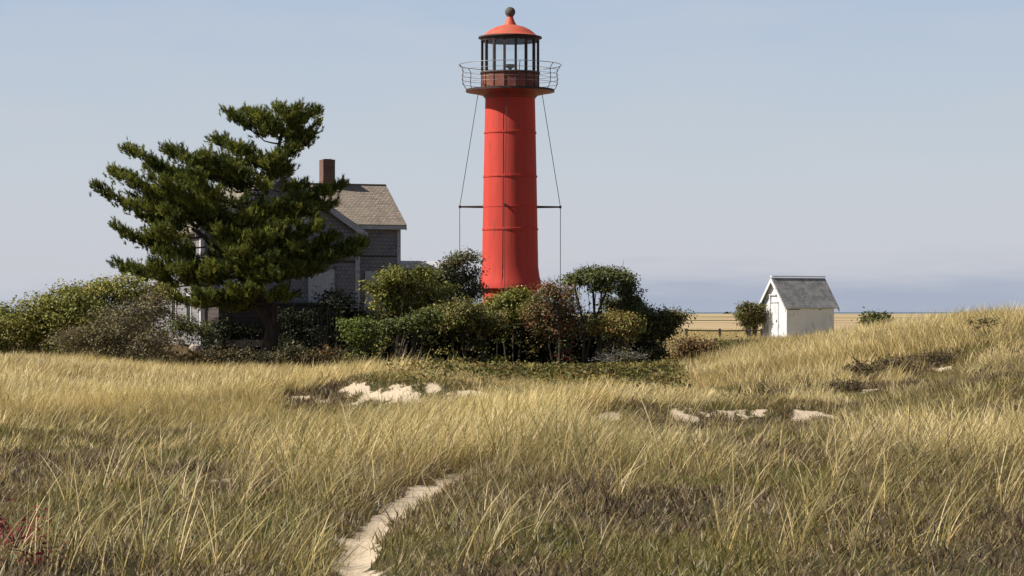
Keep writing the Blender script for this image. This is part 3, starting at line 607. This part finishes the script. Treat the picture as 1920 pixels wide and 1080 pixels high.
# ------------------------------------------------------------------ shrubs and small trees
def leaves(cen, nrm, size, cols):
    k = len(cen)
    t = norm(np.cross(nrm, rng.normal(size=(k, 3)))); b = np.cross(nrm, t)
    s = size[:, None]
    V = np.stack([cen-t*s, cen-b*s*.45+nrm*s*.12, cen+t*s, cen+b*s*.45+nrm*s*.12], 1).reshape(-1, 3)
    return V, np.arange(len(V)), np.full(k, 4), np.repeat(cols, 4, 0)
def shrub(name, label, Yd, lobes, cols, nleaf, size=.06, cat='shrub', bare=.0, stem=M_bark, trunks=None, csize=.17, group=None, per=18, bottom=-.6, thick=.03, skirt=None, skr=.55, over=0.0):
    if skirt is None: skirt = 0 if cat == 'tree' else .30
    if over > 0 and name in ('leafy_shrub', 'small_tree') and len(lobes) > 3:
        lobes = [a for a in lobes if a[1] <= 622]; skirt = .05
    pxm = float(np.mean([a[0] for a in lobes])); x0 = PX(pxm, Yd); g0 = H1(x0, Yd)
    root = empty(name, (x0, Yd, g0)); tag(root, label, cat, group)
    Lc = []; Lr = []
    for lb in lobes:
        px, py, rx, ry = lb[:4]; dy = lb[4] if len(lb) > 4 else rng.uniform(-.5, .5)
        Lc.append((PX(px, Yd)-x0, dy, PZ(py, Yd)-g0)); Lr.append((rx*Yd/F, rx*Yd/F*.85, ry*Yd/F))
    Lc = np.array(Lc); Lr = np.array(Lr); n0 = len(Lc)
    Lc[:, 1] += over*(Lc[:, 2].max()-Lc[:, 2])
    sub = rng.integers(0, n0, n0*8); sd_ = rand_unit(n0*8); sd_[:, 2] = np.abs(sd_[:, 2])*.9-.15
    Lc = np.concatenate([Lc, Lc[sub]+sd_*Lr[sub]*rng.uniform(.65, 1.18, (n0*8, 1))]); Lr = np.concatenate([Lr*.76, Lr[sub]*rng.uniform(.16, .44, (n0*8, 1))])
    area = Lr[:, 0]*Lr[:, 2]+Lr[:, 0]**2; nc = max(8, int(nleaf/per)); idx = rng.choice(len(Lc), nc, p=area/area.sum())
    d = rand_unit(nc*3); d = d[d[:, 2] > bottom][:nc]; idx = idx[:len(d)]; nc = len(d)
    lump = fbm(d[:, 0]*2.3+idx*7.1, d[:, 2]*2.3+d[:, 1]*1.7, 17)
    rad = (.45+.60*rng.random(nc)**.6)*(.72+.62*lump)
    rad = np.where(rng.random(nc) < .10, rad*rng.uniform(1.15, 1.5, nc), rad)
    cen = Lc[idx]+d*Lr[idx]*rad[:, None]
    sk = rng.random(nc) < skirt
    an_ = rng.random(nc)*6.283; rd_ = np.sqrt(.25+.75*rng.random(nc))*skr
    skp = np.stack([Lc[idx, 0]+np.cos(an_)*rd_*Lr[idx, 0], Lc[idx, 1]+np.sin(an_)*rd_*Lr[idx, 1], .05+rng.random(nc)*np.maximum(Lc[idx, 2]-.05, .1)], -1)
    cen[sk] = skp[sk]; d[sk] = norm(np.stack([np.cos(an_), np.sin(an_), np.full(nc, .25)], -1))[sk]
    cen[:, 2] = np.maximum(cen[:, 2], .05)
    # stems and twigs
    wd = MB(); base = np.array([0, 0, -.15])
    for k, c in enumerate(Lc):
        if k >= n0:
            pc = Lc[sub[k-n0]]; mine = np.where(idx == k)[0]
            wd.tube([pc, (pc+c)/2+rng.normal(size=3)*.05, c+(c-pc)*.35], [thick*.6, thick*.4, .006], 4)
            for j in mine[:int(3+20*bare)]: wd.tube([c, (c+cen[j])/2+rng.normal(size=3)*.04, cen[j]], [thick*.3, thick*.22, .006], 3, False)
            continue
        if trunks: tp = trunks[k % len(trunks)]; b0 = np.array([PX(tp, Yd)-x0, rng.uniform(-.1, .1), -.1])
        else: b0 = np.array([c[0]*.55+rng.normal()*.12, c[1]*.5, -.1])
        md = (b0+c)/2+rng.normal(size=3)*.10
        wd.tube([base, b0, md, c], [thick*1.3, thick*1.2, thick, thick*.6], 6)
        mine = np.where(idx == k)[0]
        for j in mine[:int((8 if cat == 'tree' else 14)+50*bare)]:
            m2 = (c+cen[j])/2+rng.normal(size=3)*.06
            wd.tube([c if cat == 'tree' or rng.random() < .6 else md, m2, cen[j]], [thick*.4, thick*.28, .006], 3, False)
        if bare > .3:
            for j in mine[:int(90*bare)]:
                e = cen[j]+norm(d[j]+rng.normal(size=3)*.4+np.array([0, 0, .3]))*rng.uniform(.15, .4)
                wd.tube([cen[j]*.85+c*.15, cen[j], e], [.012, .009, .005], 3, False)
    wd.build('stems', stem, root)
    cols = np.array(cols); cc = cols[rng.choice(len(cols), nc)]
    k = per
    pos = cen[:, None]+rng.normal(size=(nc, k, 3))*csize*np.array([1, 1, .6])
    nr = norm(d[:, None]*.7+np.array([0, 0, .75])+rng.normal(size=(nc, k, 3))*.65)
    lc = cc[:, None]*(.75+.5*rng.random((nc, k, 1)))*(.9+.2*rng.random((nc, 1, 1)))
    lc = lc+.25*(cols[rng.choice(len(cols), (nc, k))]-lc)
    pos = pos.reshape(-1, 3); nr = nr.reshape(-1, 3); lc = lc.reshape(-1, 3)
    keep = pos[:, 2] > .0
    pos, nr, lc = pos[keep], nr[keep], lc[keep]
    v, lo, to, c2 = leaves(pos, nr, size*(.7+.6*rng.random(len(pos))), lc)
    np_mesh('crown', v, lo, to, M_leaf, c2, root)
    return root
OLV = [(0.3072, 0.2844, 0.0637), (0.2388, 0.2617, 0.0569), (0.1707, 0.1934, 0.0501), (0.3413, 0.273, 0.0797)]
GRN = [(0.1464, 0.1665, 0.0312), (0.1034, 0.1231, 0.025), (0.1895, 0.1882, 0.0374), (0.0776, 0.0941, 0.0225)]
BRN = [(0.2033, 0.1486, 0.0704), (0.1564, 0.1329, 0.0626), (0.2346, 0.1877, 0.0938), (0.1251, 0.1173, 0.0469)]
RED = [(0.325, 0.0731, 0.0569), (0.2438, 0.0975, 0.0569), (0.1625, 0.1137, 0.0488), (0.195, 0.1625, 0.0569)]
DRK = [(0.0211, 0.0296, 0.0113), (0.0282, 0.0352, 0.0141), (0.0176, 0.0211, 0.0098)]  # near-black leaf tones with the thicket's deep shade put into the colour
GRY = [(0.1913, 0.2151, 0.1195), (0.1355, 0.1594, 0.0797), (0.2391, 0.247, 0.1594), (0.0956, 0.1195, 0.0478)]
RST = [(0.26, 0.1301, 0.0535), (0.1836, 0.107, 0.0458), (0.1378, 0.107, 0.0428), (0.2142, 0.153, 0.0612)]
# left mound
shrub('bayberry_shrub', 'olive green rounded bush at the far left edge of the photo', 79, [(-5, 608, 48, 36), (-70, 605, 50, 42), (20, 625, 40, 36), (-30, 640, 60, 32)], OLV, 9000, .065, skr=.95)
shrub('bayberry_shrub', 'olive rounded bush second from the left edge with yellowish top', 80, [(75, 585, 45, 36), (125, 572, 45, 36), (100, 625, 62, 42), (60, 630, 40, 36), (150, 600, 40, 40)], OLV, 13000, .065, skr=.95)
shrub('bayberry_shrub', 'tallest olive bush of the left mound beside the pine', 82, [(180, 560, 48, 34), (232, 548, 48, 32), (215, 605, 65, 48), (275, 560, 38, 30), (165, 610, 45, 45)], OLV, 14000, .065, skr=.95)
shrub('twiggy_shrub', 'brown twiggy half bare shrub in front of the left mound', 76, [(235, 605, 62, 42), (180, 635, 60, 32), (285, 585, 42, 36), (130, 640, 42, 26), (265, 640, 55, 28)], BRN, 8000, .055, bare=.9, stem=M_greybark, thick=.02, skr=.95)
shrub('leafy_shrub', 'small sparse green shrub against the sunlit white side of the house', 88, [(345, 610, 24, 26), (375, 625, 22, 20), (322, 612, 20, 18)], GRN+GRY, 1800, .06, bare=.3, thick=.018)
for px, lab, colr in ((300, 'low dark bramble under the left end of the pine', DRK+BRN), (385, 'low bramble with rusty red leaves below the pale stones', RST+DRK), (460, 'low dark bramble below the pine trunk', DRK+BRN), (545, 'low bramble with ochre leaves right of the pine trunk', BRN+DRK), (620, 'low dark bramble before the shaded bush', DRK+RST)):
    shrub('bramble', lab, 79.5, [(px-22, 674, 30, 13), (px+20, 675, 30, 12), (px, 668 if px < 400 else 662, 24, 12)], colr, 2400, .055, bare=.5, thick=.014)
# centre thicket
shrub('shade_toned_shrub', 'low shrub coloured dark for shade before the porch left of the pine trunk', 91, [(415, 615, 26, 20), (450, 622, 24, 18), (400, 640, 30, 16)], DRK+[(.05, .06, .025)], 4000, .06, bare=.5, skirt=.4, skr=.95)  # porch-side shade is put into the near-black leaf colour, next shrub too
shrub('shade_toned_shrub', 'shrub coloured dark for shade against the porch right of the pine trunk', 91, [(545, 602, 26, 24), (575, 612, 26, 26), (558, 640, 36, 18)], DRK+[(.05, .06, .025)], 4500, .06, bare=.6, skirt=.4, skr=.95)
shrub('shade_toned_shrub', 'bush coloured nearly black as pine shade between the pine and the green thicket', 84, [(630, 575, 36, 32), (605, 620, 40, 40), (655, 615, 36, 36), (630, 655, 55, 26)], DRK, 8000, .06, bare=.7, stem=M_greybark, over=1.0)  # shadow of the pine is put into this bush's leaf colour
shrub('leafy_shrub', 'small bright green bush low in front of the dark shaded bush', 79, [(662, 612, 20, 14), (688, 614, 18, 16), (672, 628, 24, 12)], [(.10, .14, .025), (.13, .15, .03)], 2200, .06, over=1.0)
shrub('small_tree', 'green leafy tree beside the right corner of the house', 83, [(745, 525, 34, 28), (728, 565, 34, 34), (770, 555, 36, 36), (755, 600, 48, 34), (790, 520, 22, 20), (806, 545, 30, 26), (792, 580, 38, 30), (715, 540, 22, 20), (765, 505, 18, 14)], GRN+OLV, 11000, .07, cat='tree', bare=.2, trunks=[740, 765], over=1.0)
shrub('small_tree', 'feathery tree just left of the red tower with highest tip of the thicket', 88, [(868, 492, 26, 20), (848, 520, 30, 26), (880, 522, 24, 26), (860, 560, 42, 34), (826, 535, 22, 22), (818, 562, 30, 26), (890, 545, 18, 22), (838, 500, 16, 14)], GRY+BRN, 8000, .06, cat='tree', bare=.6, trunks=[855, 870], over=1.0)
shrub('leafy_shrub', 'layered bright green shrub low in front of the leafy tree by the house', 79, [(735, 617, 30, 13), (775, 612, 28, 16), (752, 640, 40, 22), (800, 600, 26, 16)], [(.105, .13, .03), (.08, .10, .03), (.14, .15, .045)], 4500, .06, bare=.3, over=1.0)
shrub('leafy_shrub', 'brown and olive shrub in the middle of the thicket', 81, [(835, 600, 45, 30), (870, 590, 36, 30), (850, 645, 60, 32), (905, 610, 36, 30)], BRN+OLV+GRN, 9000, .06, bare=.5, over=1.0)
shrub('leafy_shrub', 'green bush directly before the foot of the red tower', 82, [(965, 566, 38, 22), (935, 590, 36, 26), (990, 585, 34, 28), (960, 630, 55, 40), (915, 645, 45, 32)], GRN+OLV, 10000, .06, bare=.2, over=1.0)
shrub('leafy_shrub', 'reddish leaved shrub right of the tower foot', 80, [(1040, 552, 34, 26), (1024, 590, 34, 30), (1062, 585, 30, 30), (1045, 615, 40, 28)], RED+RED+BRN+GRN, 7000, .055, bare=.5, over=1.0)
shrub('small_tree', 'arching grey green tree at the right side of the thicket', 81, [(1075, 528, 26, 15), (1110, 518, 30, 16), (1148, 520, 32, 18), (1178, 545, 26, 24), (1190, 580, 28, 22), (1150, 575, 20, 26), (1212, 590, 18, 14), (1128, 540, 24, 18), (1135, 610, 20, 24)], GRY+GRN, 14000, .06, cat='tree', bare=.6, trunks=[1092, 1130], stem=M_bark, thick=.05, csize=.13, over=1.0)
shrub('leafy_shrub', 'rusty and olive shrub below the arching tree', 80, [(1120, 625, 36, 28), (1160, 615, 36, 30), (1195, 630, 32, 30), (1150, 655, 50, 22)], RST+OLV, 7000, .055, bare=.5, over=1.0)
shrub('dead_shrub', 'silvery grey leafless shrub at the foot of the arching tree', 77.5, [(1165, 668, 28, 18), (1190, 672, 24, 14), (1140, 674, 22, 12)], [(.22, .20, .17), (.16, .15, .12)], 500, .035, bare=1.4, stem=M_greybark, thick=.014, over=1.0)
shrub('leafy_shrub', 'dark green shrub at the right end of the thicket', 82, [(1256, 598, 26, 17), (1228, 620, 34, 26), (1262, 635, 26, 24), (1235, 658, 50, 24), (1212, 650, 36, 28)], GRN+DRK+BRN, 8000, .06, bare=.4, over=1.0)
shrub('rusty_shrub', 'rust brown low shrub right of the dark green shrub', 80, [(1288, 655, 18, 18), (1305, 668, 28, 14), (1325, 655, 18, 17)], RST, 3200, .05, bare=.5, over=1.0)
shrub('rusty_shrub', 'low brown olive shrub in front of the white shed', 84, [(1365, 652, 28, 12), (1395, 650, 26, 9), (1425, 648, 16, 6)], BRN+OLV+DRK, 2600, .05, bare=.4, over=1.0)
for px, lab, tp in ((700, 'shrub coloured as deep shade behind the bright green bush', 600), (790, 'shrub coloured as deep shade under the leafy tree', 605), (890, 'shrub coloured as deep shade below the feathery tree', 590), (990, 'shrub coloured as deep shade below the tower', 600), (1085, 'shrub coloured as deep shade below the arching tree', 605), (1175, 'shrub coloured as deep shade behind the rusty and olive shrub', 615)):
    shrub('shade_toned_shrub', lab, 84.5, [(px, tp+15, 52, 30), (px-25, tp+50, 48, 36), (px+25, tp+48, 48, 36)], DRK, 11000, .07, bare=.3, skirt=.45, skr=.95, over=1.0)  # added dark backing row; shade under the crowns is in its leaf colour
# far right
shrub('small_tree', 'small rounded tree just left of the white shed', 141, [(1402, 580, 17, 15), (1412, 592, 16, 16), (1394, 596, 13, 14), (1422, 582, 10, 12), (1400, 610, 15, 12), (1420, 604, 12, 12)], GRN+BRN, 4500, .08, cat='tree', bare=.2, trunks=[1408, 1413], thick=.10)
shrub('round_shrub', 'dark green low bush on the marsh right of the white shed', 100, [(1640, 598, 13, 9), (1660, 598, 10, 9), (1628, 606, 10, 7), (1652, 606, 16, 7)], GRN+DRK, 2500, .07)

def gpy(x, y, up): return HOR+(EYE-(H1(x, y)+up))*F/y
for lab, Yd, xsr in (('dark brown low scrub in the eroded hollow of the right dune', 46.5, (5.2, 5.9, 6.5)), ('upper patch of brown scrub just below the right dune crest', 49.5, (7.2, 8.0, 8.8)), ('small brown scrub tuft at the lower end of the right dune hollow', 43.5, (4.1, 4.6))):
    shrub('dune_scrub', lab, Yd, [(960+x*F/Yd, gpy(x, Yd, .12), 34, 11, rng.uniform(-.8, .8)) for x in xsr for _ in range(2)], [(.13, .08, .045), (.09, .06, .035), (.17, .12, .06), (.12, .11, .04)], 2600, .03, bare=.8, thick=.008, csize=.07)

shrub('dry_weed', 'wispy bare weed standing on the right dune crest against the sky', 53, [(960+10.35*F/53, gpy(10.35, 53, .46), 26, 12, 0), (960+10.6*F/53, gpy(10.6, 53, .40), 20, 10, .1)], [(.12, .11, .05)], 90, .03, bare=.9, thick=.008, csize=.05)

# ------------------------------------------------------------------ stones by the house
def stone(px, py, wpx, hpx, lab, Ys=84):
    x = PX(px, Ys); z = H1(x, Ys); k = 10; mb = MB()
    rx = wpx/2*Ys/F; rz = hpx/2*Ys/F; cz = PZ(py, Ys)-z
    hgt = max(.10, min(cz+rz, 2.4*rz))
    prof = [(1.0, -.25), (1.06, .35*hgt), (.93, .75*hgt), (.6, .95*hgt), (.15, hgt)]
    vs = []
    for r, zz in prof:
        for j in range(k):
            a = 2*math.pi*j/k; f = rx*r*(1+.28*(rng.random()-.5)); vs.append((f*math.cos(a), f*.8*math.sin(a), zz+.05*(rng.random()-.5)))
    fs = [(i*k+j, i*k+(j+1) % k, (i+1)*k+(j+1) % k, (i+1)*k+j) for i in range(len(prof)-1) for j in range(k)]+[tuple((len(prof)-1)*k+j for j in range(k))]
    mb.add(vs, fs); o = mb.build('stone', M_stone); o.location = (x, Ys, z); tag(o, lab, 'stone', 'stones in front of the house')
stone(283, 641, 28, 9, 'long pale stone, leftmost of the stones beneath the pine', 86.6)
stone(334, 640, 24, 12, 'broad pinkish stone in the middle of the stones beneath the pine', 86.8)
stone(366, 642, 24, 9, 'whitish stone, rightmost of the stones beneath the pine', 86.4)

# ------------------------------------------------------------------ grass
def blade_mesh(name, base, phi, th0, kap, Ln, wd, psi, cb_, ct, K, mat):
    k = len(base); V = np.empty((k, 2*K+1, 3), np.float32); Cc = np.empty((k, 2*K+1, 3), np.float32)
    p = base.copy(); seg = Ln/K
    wx = np.cos(psi); wy = np.sin(psi)
    for i in range(K+1):
        t = i/K
        c = cb_+(ct-cb_)*t
        if i < K:
            ww = wd*.5*(1-.55*t)
            V[:, 2*i, 0] = p[:, 0]-wx*ww; V[:, 2*i, 1] = p[:, 1]-wy*ww; V[:, 2*i, 2] = p[:, 2]
            V[:, 2*i+1, 0] = p[:, 0]+wx*ww; V[:, 2*i+1, 1] = p[:, 1]+wy*ww; V[:, 2*i+1, 2] = p[:, 2]
            Cc[:, 2*i] = c; Cc[:, 2*i+1] = c
            th = th0+kap*(t+.5/K)
            p = p+np.stack([np.sin(th)*np.cos(phi), np.sin(th)*np.sin(phi), np.cos(th)], -1)*seg[:, None]
        else:
            V[:, 2*K] = p; Cc[:, 2*K] = c
    pat = []; tot = []
    for i in range(K-1): pat += [2*i, 2*i+1, 2*i+3, 2*i+2]; tot.append(4)
    pat += [2*K-2, 2*K-1, 2*K]; tot.append(3)
    loops = (np.arange(k)[:, None]*(2*K+1)+np.array(pat)[None]).reshape(-1)
    return np_mesh(name, V.reshape(-1, 3), loops, np.tile(tot, k), mat, Cc.reshape(-1, 3))
PAL = np.array([(.64, .51, .275), (.53, .41, .185), (.44, .35, .122), (.30, .26, .075), (.19, .20, .055), (.48, .40, .29), (.23, .145, .07)])
def blocked(x, y):
    """where no grass grows: under the buildings and deep in the thicket"""
    b = (y > 79.5) & (y < 104) & (x < 5.5)
    b |= (y > 77) & (y < 88) & (x > -7) & (x < 7)
    u = (x-shx)*math.cos(R(30))+(y-SY)*math.sin(R(30)); v_ = -(x-shx)*math.sin(R(30))+(y-SY)*math.cos(R(30))
    b |= (u > -.25) & (u < sL+.1) & (v_ > -.1) & (v_ < sw+.1)
    b |= (y > 44) & (y < 79) & (x > PX(745, y)) & (x < PX(1265, y)) & (y > 48+8*fbm(x*.3, y*.1, 77)+5*(np.abs(x-1.0)/4.0))
    return b
def sandfront(x, y):
    f = np.zeros_like(x)
    for cx, cy, rx, ry in SAND[:18]:
        f = np.maximum(f, np.exp(-((x-cx*y/cy)/(rx*1.4))**2)*sst(cy-7, cy-2.5, y)*(1-sst(cy+ry*.6, cy+ry*1.3, y)))
    return f
def scatter(y0, y1, n, margin=1.6, xlim=None):
    y = np.sqrt(rng.random(n)*(y1*y1-y0*y0)+y0*y0)
    x = (rng.random(n)-.5)*(y*1920/F*1.06+2*margin)
    return x, y
def tufts(name, y0, y1, ntuft, per, Lr, wr, K, spread, dens_heath, label, lean=.3, paln=None, hs=1.0, bright=1.0, pts=None, wide=.55, litter=False):
    if pts is None: x, y = scatter(y0, y1, ntuft)
    else: x, y = np.array(pts, float).T
    pd = pathdist(x, y); sm_ = sandmask(x, y); ht = heath(x, y)
    clump = fbm(x*.55, y*.38, 51)
    acc = (1-ht*(1-dens_heath))*(1-sst(.15, .5, sm_)*np.where(y > 28, .80, 1))*np.clip(-.35+2.5*clump, .06, 1)*(1-.7*sandfront(x, y))*(.17+.83*np.maximum(sst(30, 44, y), .95*np.exp(-((x-.2)/2.1)**2)*sst(23.5, 25.5, y))+.14*sst(3.6, 5.5, x) if not litter else 1)
    keep = ((rng.random(len(x)) < acc) | (pts is not None)) & ~blocked(x, y) & (pd > .03)
    x, y = x[keep], y[keep]; nt_ = len(x)
    nb = np.maximum(1, rng.poisson(per, nt_)); ti = np.repeat(np.arange(nt_), nb); nbt = len(ti)
    # tuft properties
    hgt = (.70+.6*fbm(x*.45, y*.3, 61))*(.8+.4*rng.random(nt_))
    if not litter: hgt = hgt*(1-.45*heath(x, y))*(1-.72*sandfront(x, y))*(1-.60*sst(35, 44, y)*(1-sst(3.2, 5.5, x))*sst(-5, -2.5, x)*(1-sst(49, 53, y)*(1-sst(-2, 0, x)))-.3*sst(40, 50, y)*(1-sst(-5, -2.5, x)))*(.55+.45*sst(.0, .5, pathdist(x, y)))
    la = (fbm(x*.22, y*.14, 71)-.5)*R(420)+np.where(x < 1, 0, R(150)*sst(1, 6, x)*(fbm(x*.3, y*.2, 73) > .5))+rng.normal(size=nt_)*.7
    green = np.clip(fbm(x*.35+3, y*.22, 81)*1.5-.25+.25*rng.normal(size=nt_)*.6, 0, 1)
    off = rng.normal(size=(nbt, 2))*spread
    bx = x[ti]+off[:, 0]; by = y[ti]+off[:, 1]
    bz = H(bx, by)-.01
    base = np.stack([bx, by, bz], -1)
    lv = lean*(.5+rng.random(nbt)); az = rng.random(nbt)*2*math.pi
    vx = lv*np.cos(la[ti])+wide*.5*np.cos(az)*(.4+rng.random(nbt)); vy = lv*np.sin(la[ti])+wide*.5*np.sin(az)*(.4+rng.random(nbt))
    phi = np.arctan2(vy, vx); th0 = np.minimum(np.hypot(vx, vy), 1.45)*.75
    kap = rng.uniform(.15, .95, nbt)+.5*(rng.random(nbt) < .15)
    Ln = rng.uniform(*Lr, nbt)*hgt[ti]*hs
    wdv = rng.uniform(*wr, nbt)
    psi = rng.random(nbt)*math.pi
    pw = np.array(paln or [.16, .24, .24, .16, .08, .08, .04]); 
    u = rng.random(nbt); g_ = green[ti]
    cum_d = np.cumsum(pw/pw.sum()); pg = pw*np.array([.4, .6, 1.0, 2.2, 2.6, .5, .6]); cum_g = np.cumsum(pg/pg.sum())
    ci = np.where(g_ > rng.random(nbt), np.searchsorted(cum_g, u), np.searchsorted(cum_d, u)); ci = np.clip(ci, 0, 6)
    tf = .66+.62*fbm(x*.55, y*.16, 99); tf = np.minimum(tf, 1.12)-.10*sst(2.0, 5.0, x)
    c = PAL[ci]*(.8+.4*rng.random((nbt, 1)))*bright*tf[ti][:, None]
    cbase = c*np.array([.92, .86, .78]); ctip = c*.78+.22*np.array([.60, .50, .29])*bright*tf[ti][:, None]
    if litter:
        Ln = Ln*(1-.55*heath(x, y)[ti])
        th0 = rng.uniform(.3, 1.45, nbt); kap = rng.uniform(-.1, .6, nbt)
    o = blade_mesh(name, base, phi, th0, kap, Ln, wdv, psi, cbase, ctip, K, M_grass)
    tag(o, label, 'grass', kind='stuff'); return o
tufts('beach_grass', 8.5, 25, 6200, 15, (.38, 1.0), (.0055, .0095), 6, .06, .06, 'tall tan and green beach grass blades in the foreground', .30, [.28, .24, .22, .16, .09, .01, .0], wide=1.15, bright=1.0)
TP = [(PX(px, 7425/(py-585)), 7425/(py-585)) for px, py in ((1508, 1010), (1520, 985), (1535, 1000), (1636, 990), (1650, 975), (1350, 1070), (1378, 1058), (1876, 965), (1890, 990), (1800, 1010), (1815, 960), (1475, 1075), (900, 1070), (920, 1050), (975, 1040), (1240, 900), (1270, 905), (1060, 920), (1150, 960), (1420, 930), (1560, 915), (1705, 935), (1760, 1060), (1700, 1075), (1600, 1070), (1110, 1075), (60, 1060), (110, 1065), (170, 1050), (230, 1070), (280, 1040), (340, 1065), (420, 1070), (500, 1060), (560, 1070), (590, 1035), (130, 960), (220, 940), (330, 950), (450, 960))]
tufts('tall_grass', 0, 0, 0, 24, (.65, 1.1), (.006, .010), 6, .07, 1, 'tall pale arching grass tufts standing above the foreground heath', .30, [.34, .26, .18, .12, .10, .0, .0], wide=.75, bright=1.12, pts=TP)
tufts('beach_grass', 24, 48, 19000, 12, (.28, .62), (.007, .012), 4, .08, .30, 'straw coloured beach grass over the middle of the dune', .42, [.2, .32, .28, .11, .03, .04, .02], bright=1.33)
tufts('beach_grass', 47, 92, 29000, 9, (.34, .66), (.010, .018), 3, .11, .5, 'pale beach grass in front of the thicket and along the dune crest', .35, [.22, .34, .28, .10, .02, .03, .01], bright=1.33)
tufts('marsh_grass', 90, 190, 16000, 7, (.30, .55), (.02, .035), 2, .25, 1, 'short straw grass on the flat ground round the white shed', .3, [.25, .4, .25, .06, .0, .03, .01])
tufts('dry_litter', 8.5, 48, 46000, 8, (.10, .36), (.004, .008), 3, .10, 1.0, 'fallen dry grass stalks lying on the sand', .3, [.09, .10, .14, .20, .06, .12, .34], bright=.88, litter=True)
# heath: short moss-like sprigs
x, y = scatter(9, 52, 420000)
ht = heath(x, y); keep = (rng.random(len(x)) < .35+.65*ht) & (sandmask(x, y) < .25+.55*rng.random(len(x))**2) & (pathdist(x, y) > -.05)
x, y, ht = x[keep], y[keep], ht[keep]; k = len(x)
hc = np.array([(.15, .135, .036), (.23, .185, .055), (.16, .105, .052), (.27, .20, .105), (.08, .05, .03)])
ci = np.clip((fbm(x*1.1, y*.55, 91)*9-2.3+rng.normal(size=k)*.9), 0, 4).astype(int)
c = hc[ci]*(.75+.5*rng.random((k, 1)))
hp = (.05+.13*fbm(x*1.6, y*1.2, 93))
o = blade_mesh('heath', np.stack([x, y, H(x, y)-.01], -1), rng.random(k)*6.283, rng.uniform(.1, .9, k), rng.uniform(0, .8, k), hp*rng.uniform(.6, 1.3, k), rng.uniform(.005, .010, k)*(1+y/30), rng.random(k)*3.14, c, c*1.1, 2, M_grass)
tag(o, 'low mossy brown and green heath carpeting the foreground right of the path', 'heath', kind='stuff')
# low green shrubs carpet before the thicket
n_ = 7500; y = 46+33*rng.random(n_); x = PX(735+540*rng.random(n_), y)
keep = (y > 49+8*fbm(x*.3, y*.1, 77)+5*(np.abs(x-1.0)/4.0)) | (rng.random(n_) < .12); x, y = x[keep], y[keep]; k = len(x)
hh = .12+.32*fbm(x*.8, y*.5, 95)
cz = np.stack([x, y, H(x, y)+hh*rng.random(k)], -1); per = 16
pos = (cz[:, None]+rng.normal(size=(k, per, 3))*np.array([.16, .16, .06])).reshape(-1, 3)
nr = norm(rng.normal(size=(len(pos), 3))*.7+np.array([0, -.15, .8]))
cl = np.array(OLV+GRN+[(.13, .085, .035), (.17, .15, .045)]); cci = (np.clip(fbm(x*.5, y*.3, 97)*14-3+rng.normal(size=k)*1.6, 0, len(cl)-1)).astype(int)
lc = (cl[cci][:, None]*np.array([.80, .68, .75])*(.75+.5*rng.random((k, per, 1)))).reshape(-1, 3)
v, lo, to, c2 = leaves(pos, nr, .05*(.7+.7*rng.random(len(pos))), lc)
o = np_mesh('ground_cover', v, lo, to, M_leaf, c2); tag(o, 'low green and yellow leafy ground cover before the thicket', 'ground cover', kind='stuff')

# red leaved plant, lower left corner
def redplant(px, Yd, nst, lab, col):
    x0 = PX(px, Yd); g0 = H1(x0, Yd); root = empty('red_plant', (x0, Yd, g0)); tag(root, lab, 'plant')
    st = MB(); P = []; 
    for _ in range(nst):
        a = rng.random()*6.283; r = .05+.10*rng.random(); h_ = rng.uniform(.12, .32); top = np.array([math.cos(a)*r*2, math.sin(a)*r*2, h_])
        st.tube([(math.cos(a)*.03, math.sin(a)*.03, -.02), top*.5+np.array([0, 0, .05]), top], [.005, .004, .002], 4)
        for t in np.linspace(.2, 1, 22): P.append(top*t+rng.normal(size=3)*.04)
    st.build('stems', M_bark, root); P = np.array(P); k = len(P)
    v, lo, to, c2 = leaves(P, norm(rng.normal(size=(k, 3))*.6+np.array([0, -.3, .7])), .02*(.7+.6*rng.random(k)), np.array(col)*(.7+.6*rng.random((k, 1))))
    np_mesh('leaves', v, lo, to, M_leaf, c2, root)
redplant(12, 16.2, 6, 'crimson leaved plant at the left edge of the foreground grass', (.22, .018, .025))
redplant(42, 16.6, 5, 'second crimson plant, right of the one at the left edge', (.20, .022, .03))
redplant(70, 15.4, 4, 'dull pinkish red plant nearest the bottom left corner', (.18, .03, .03))
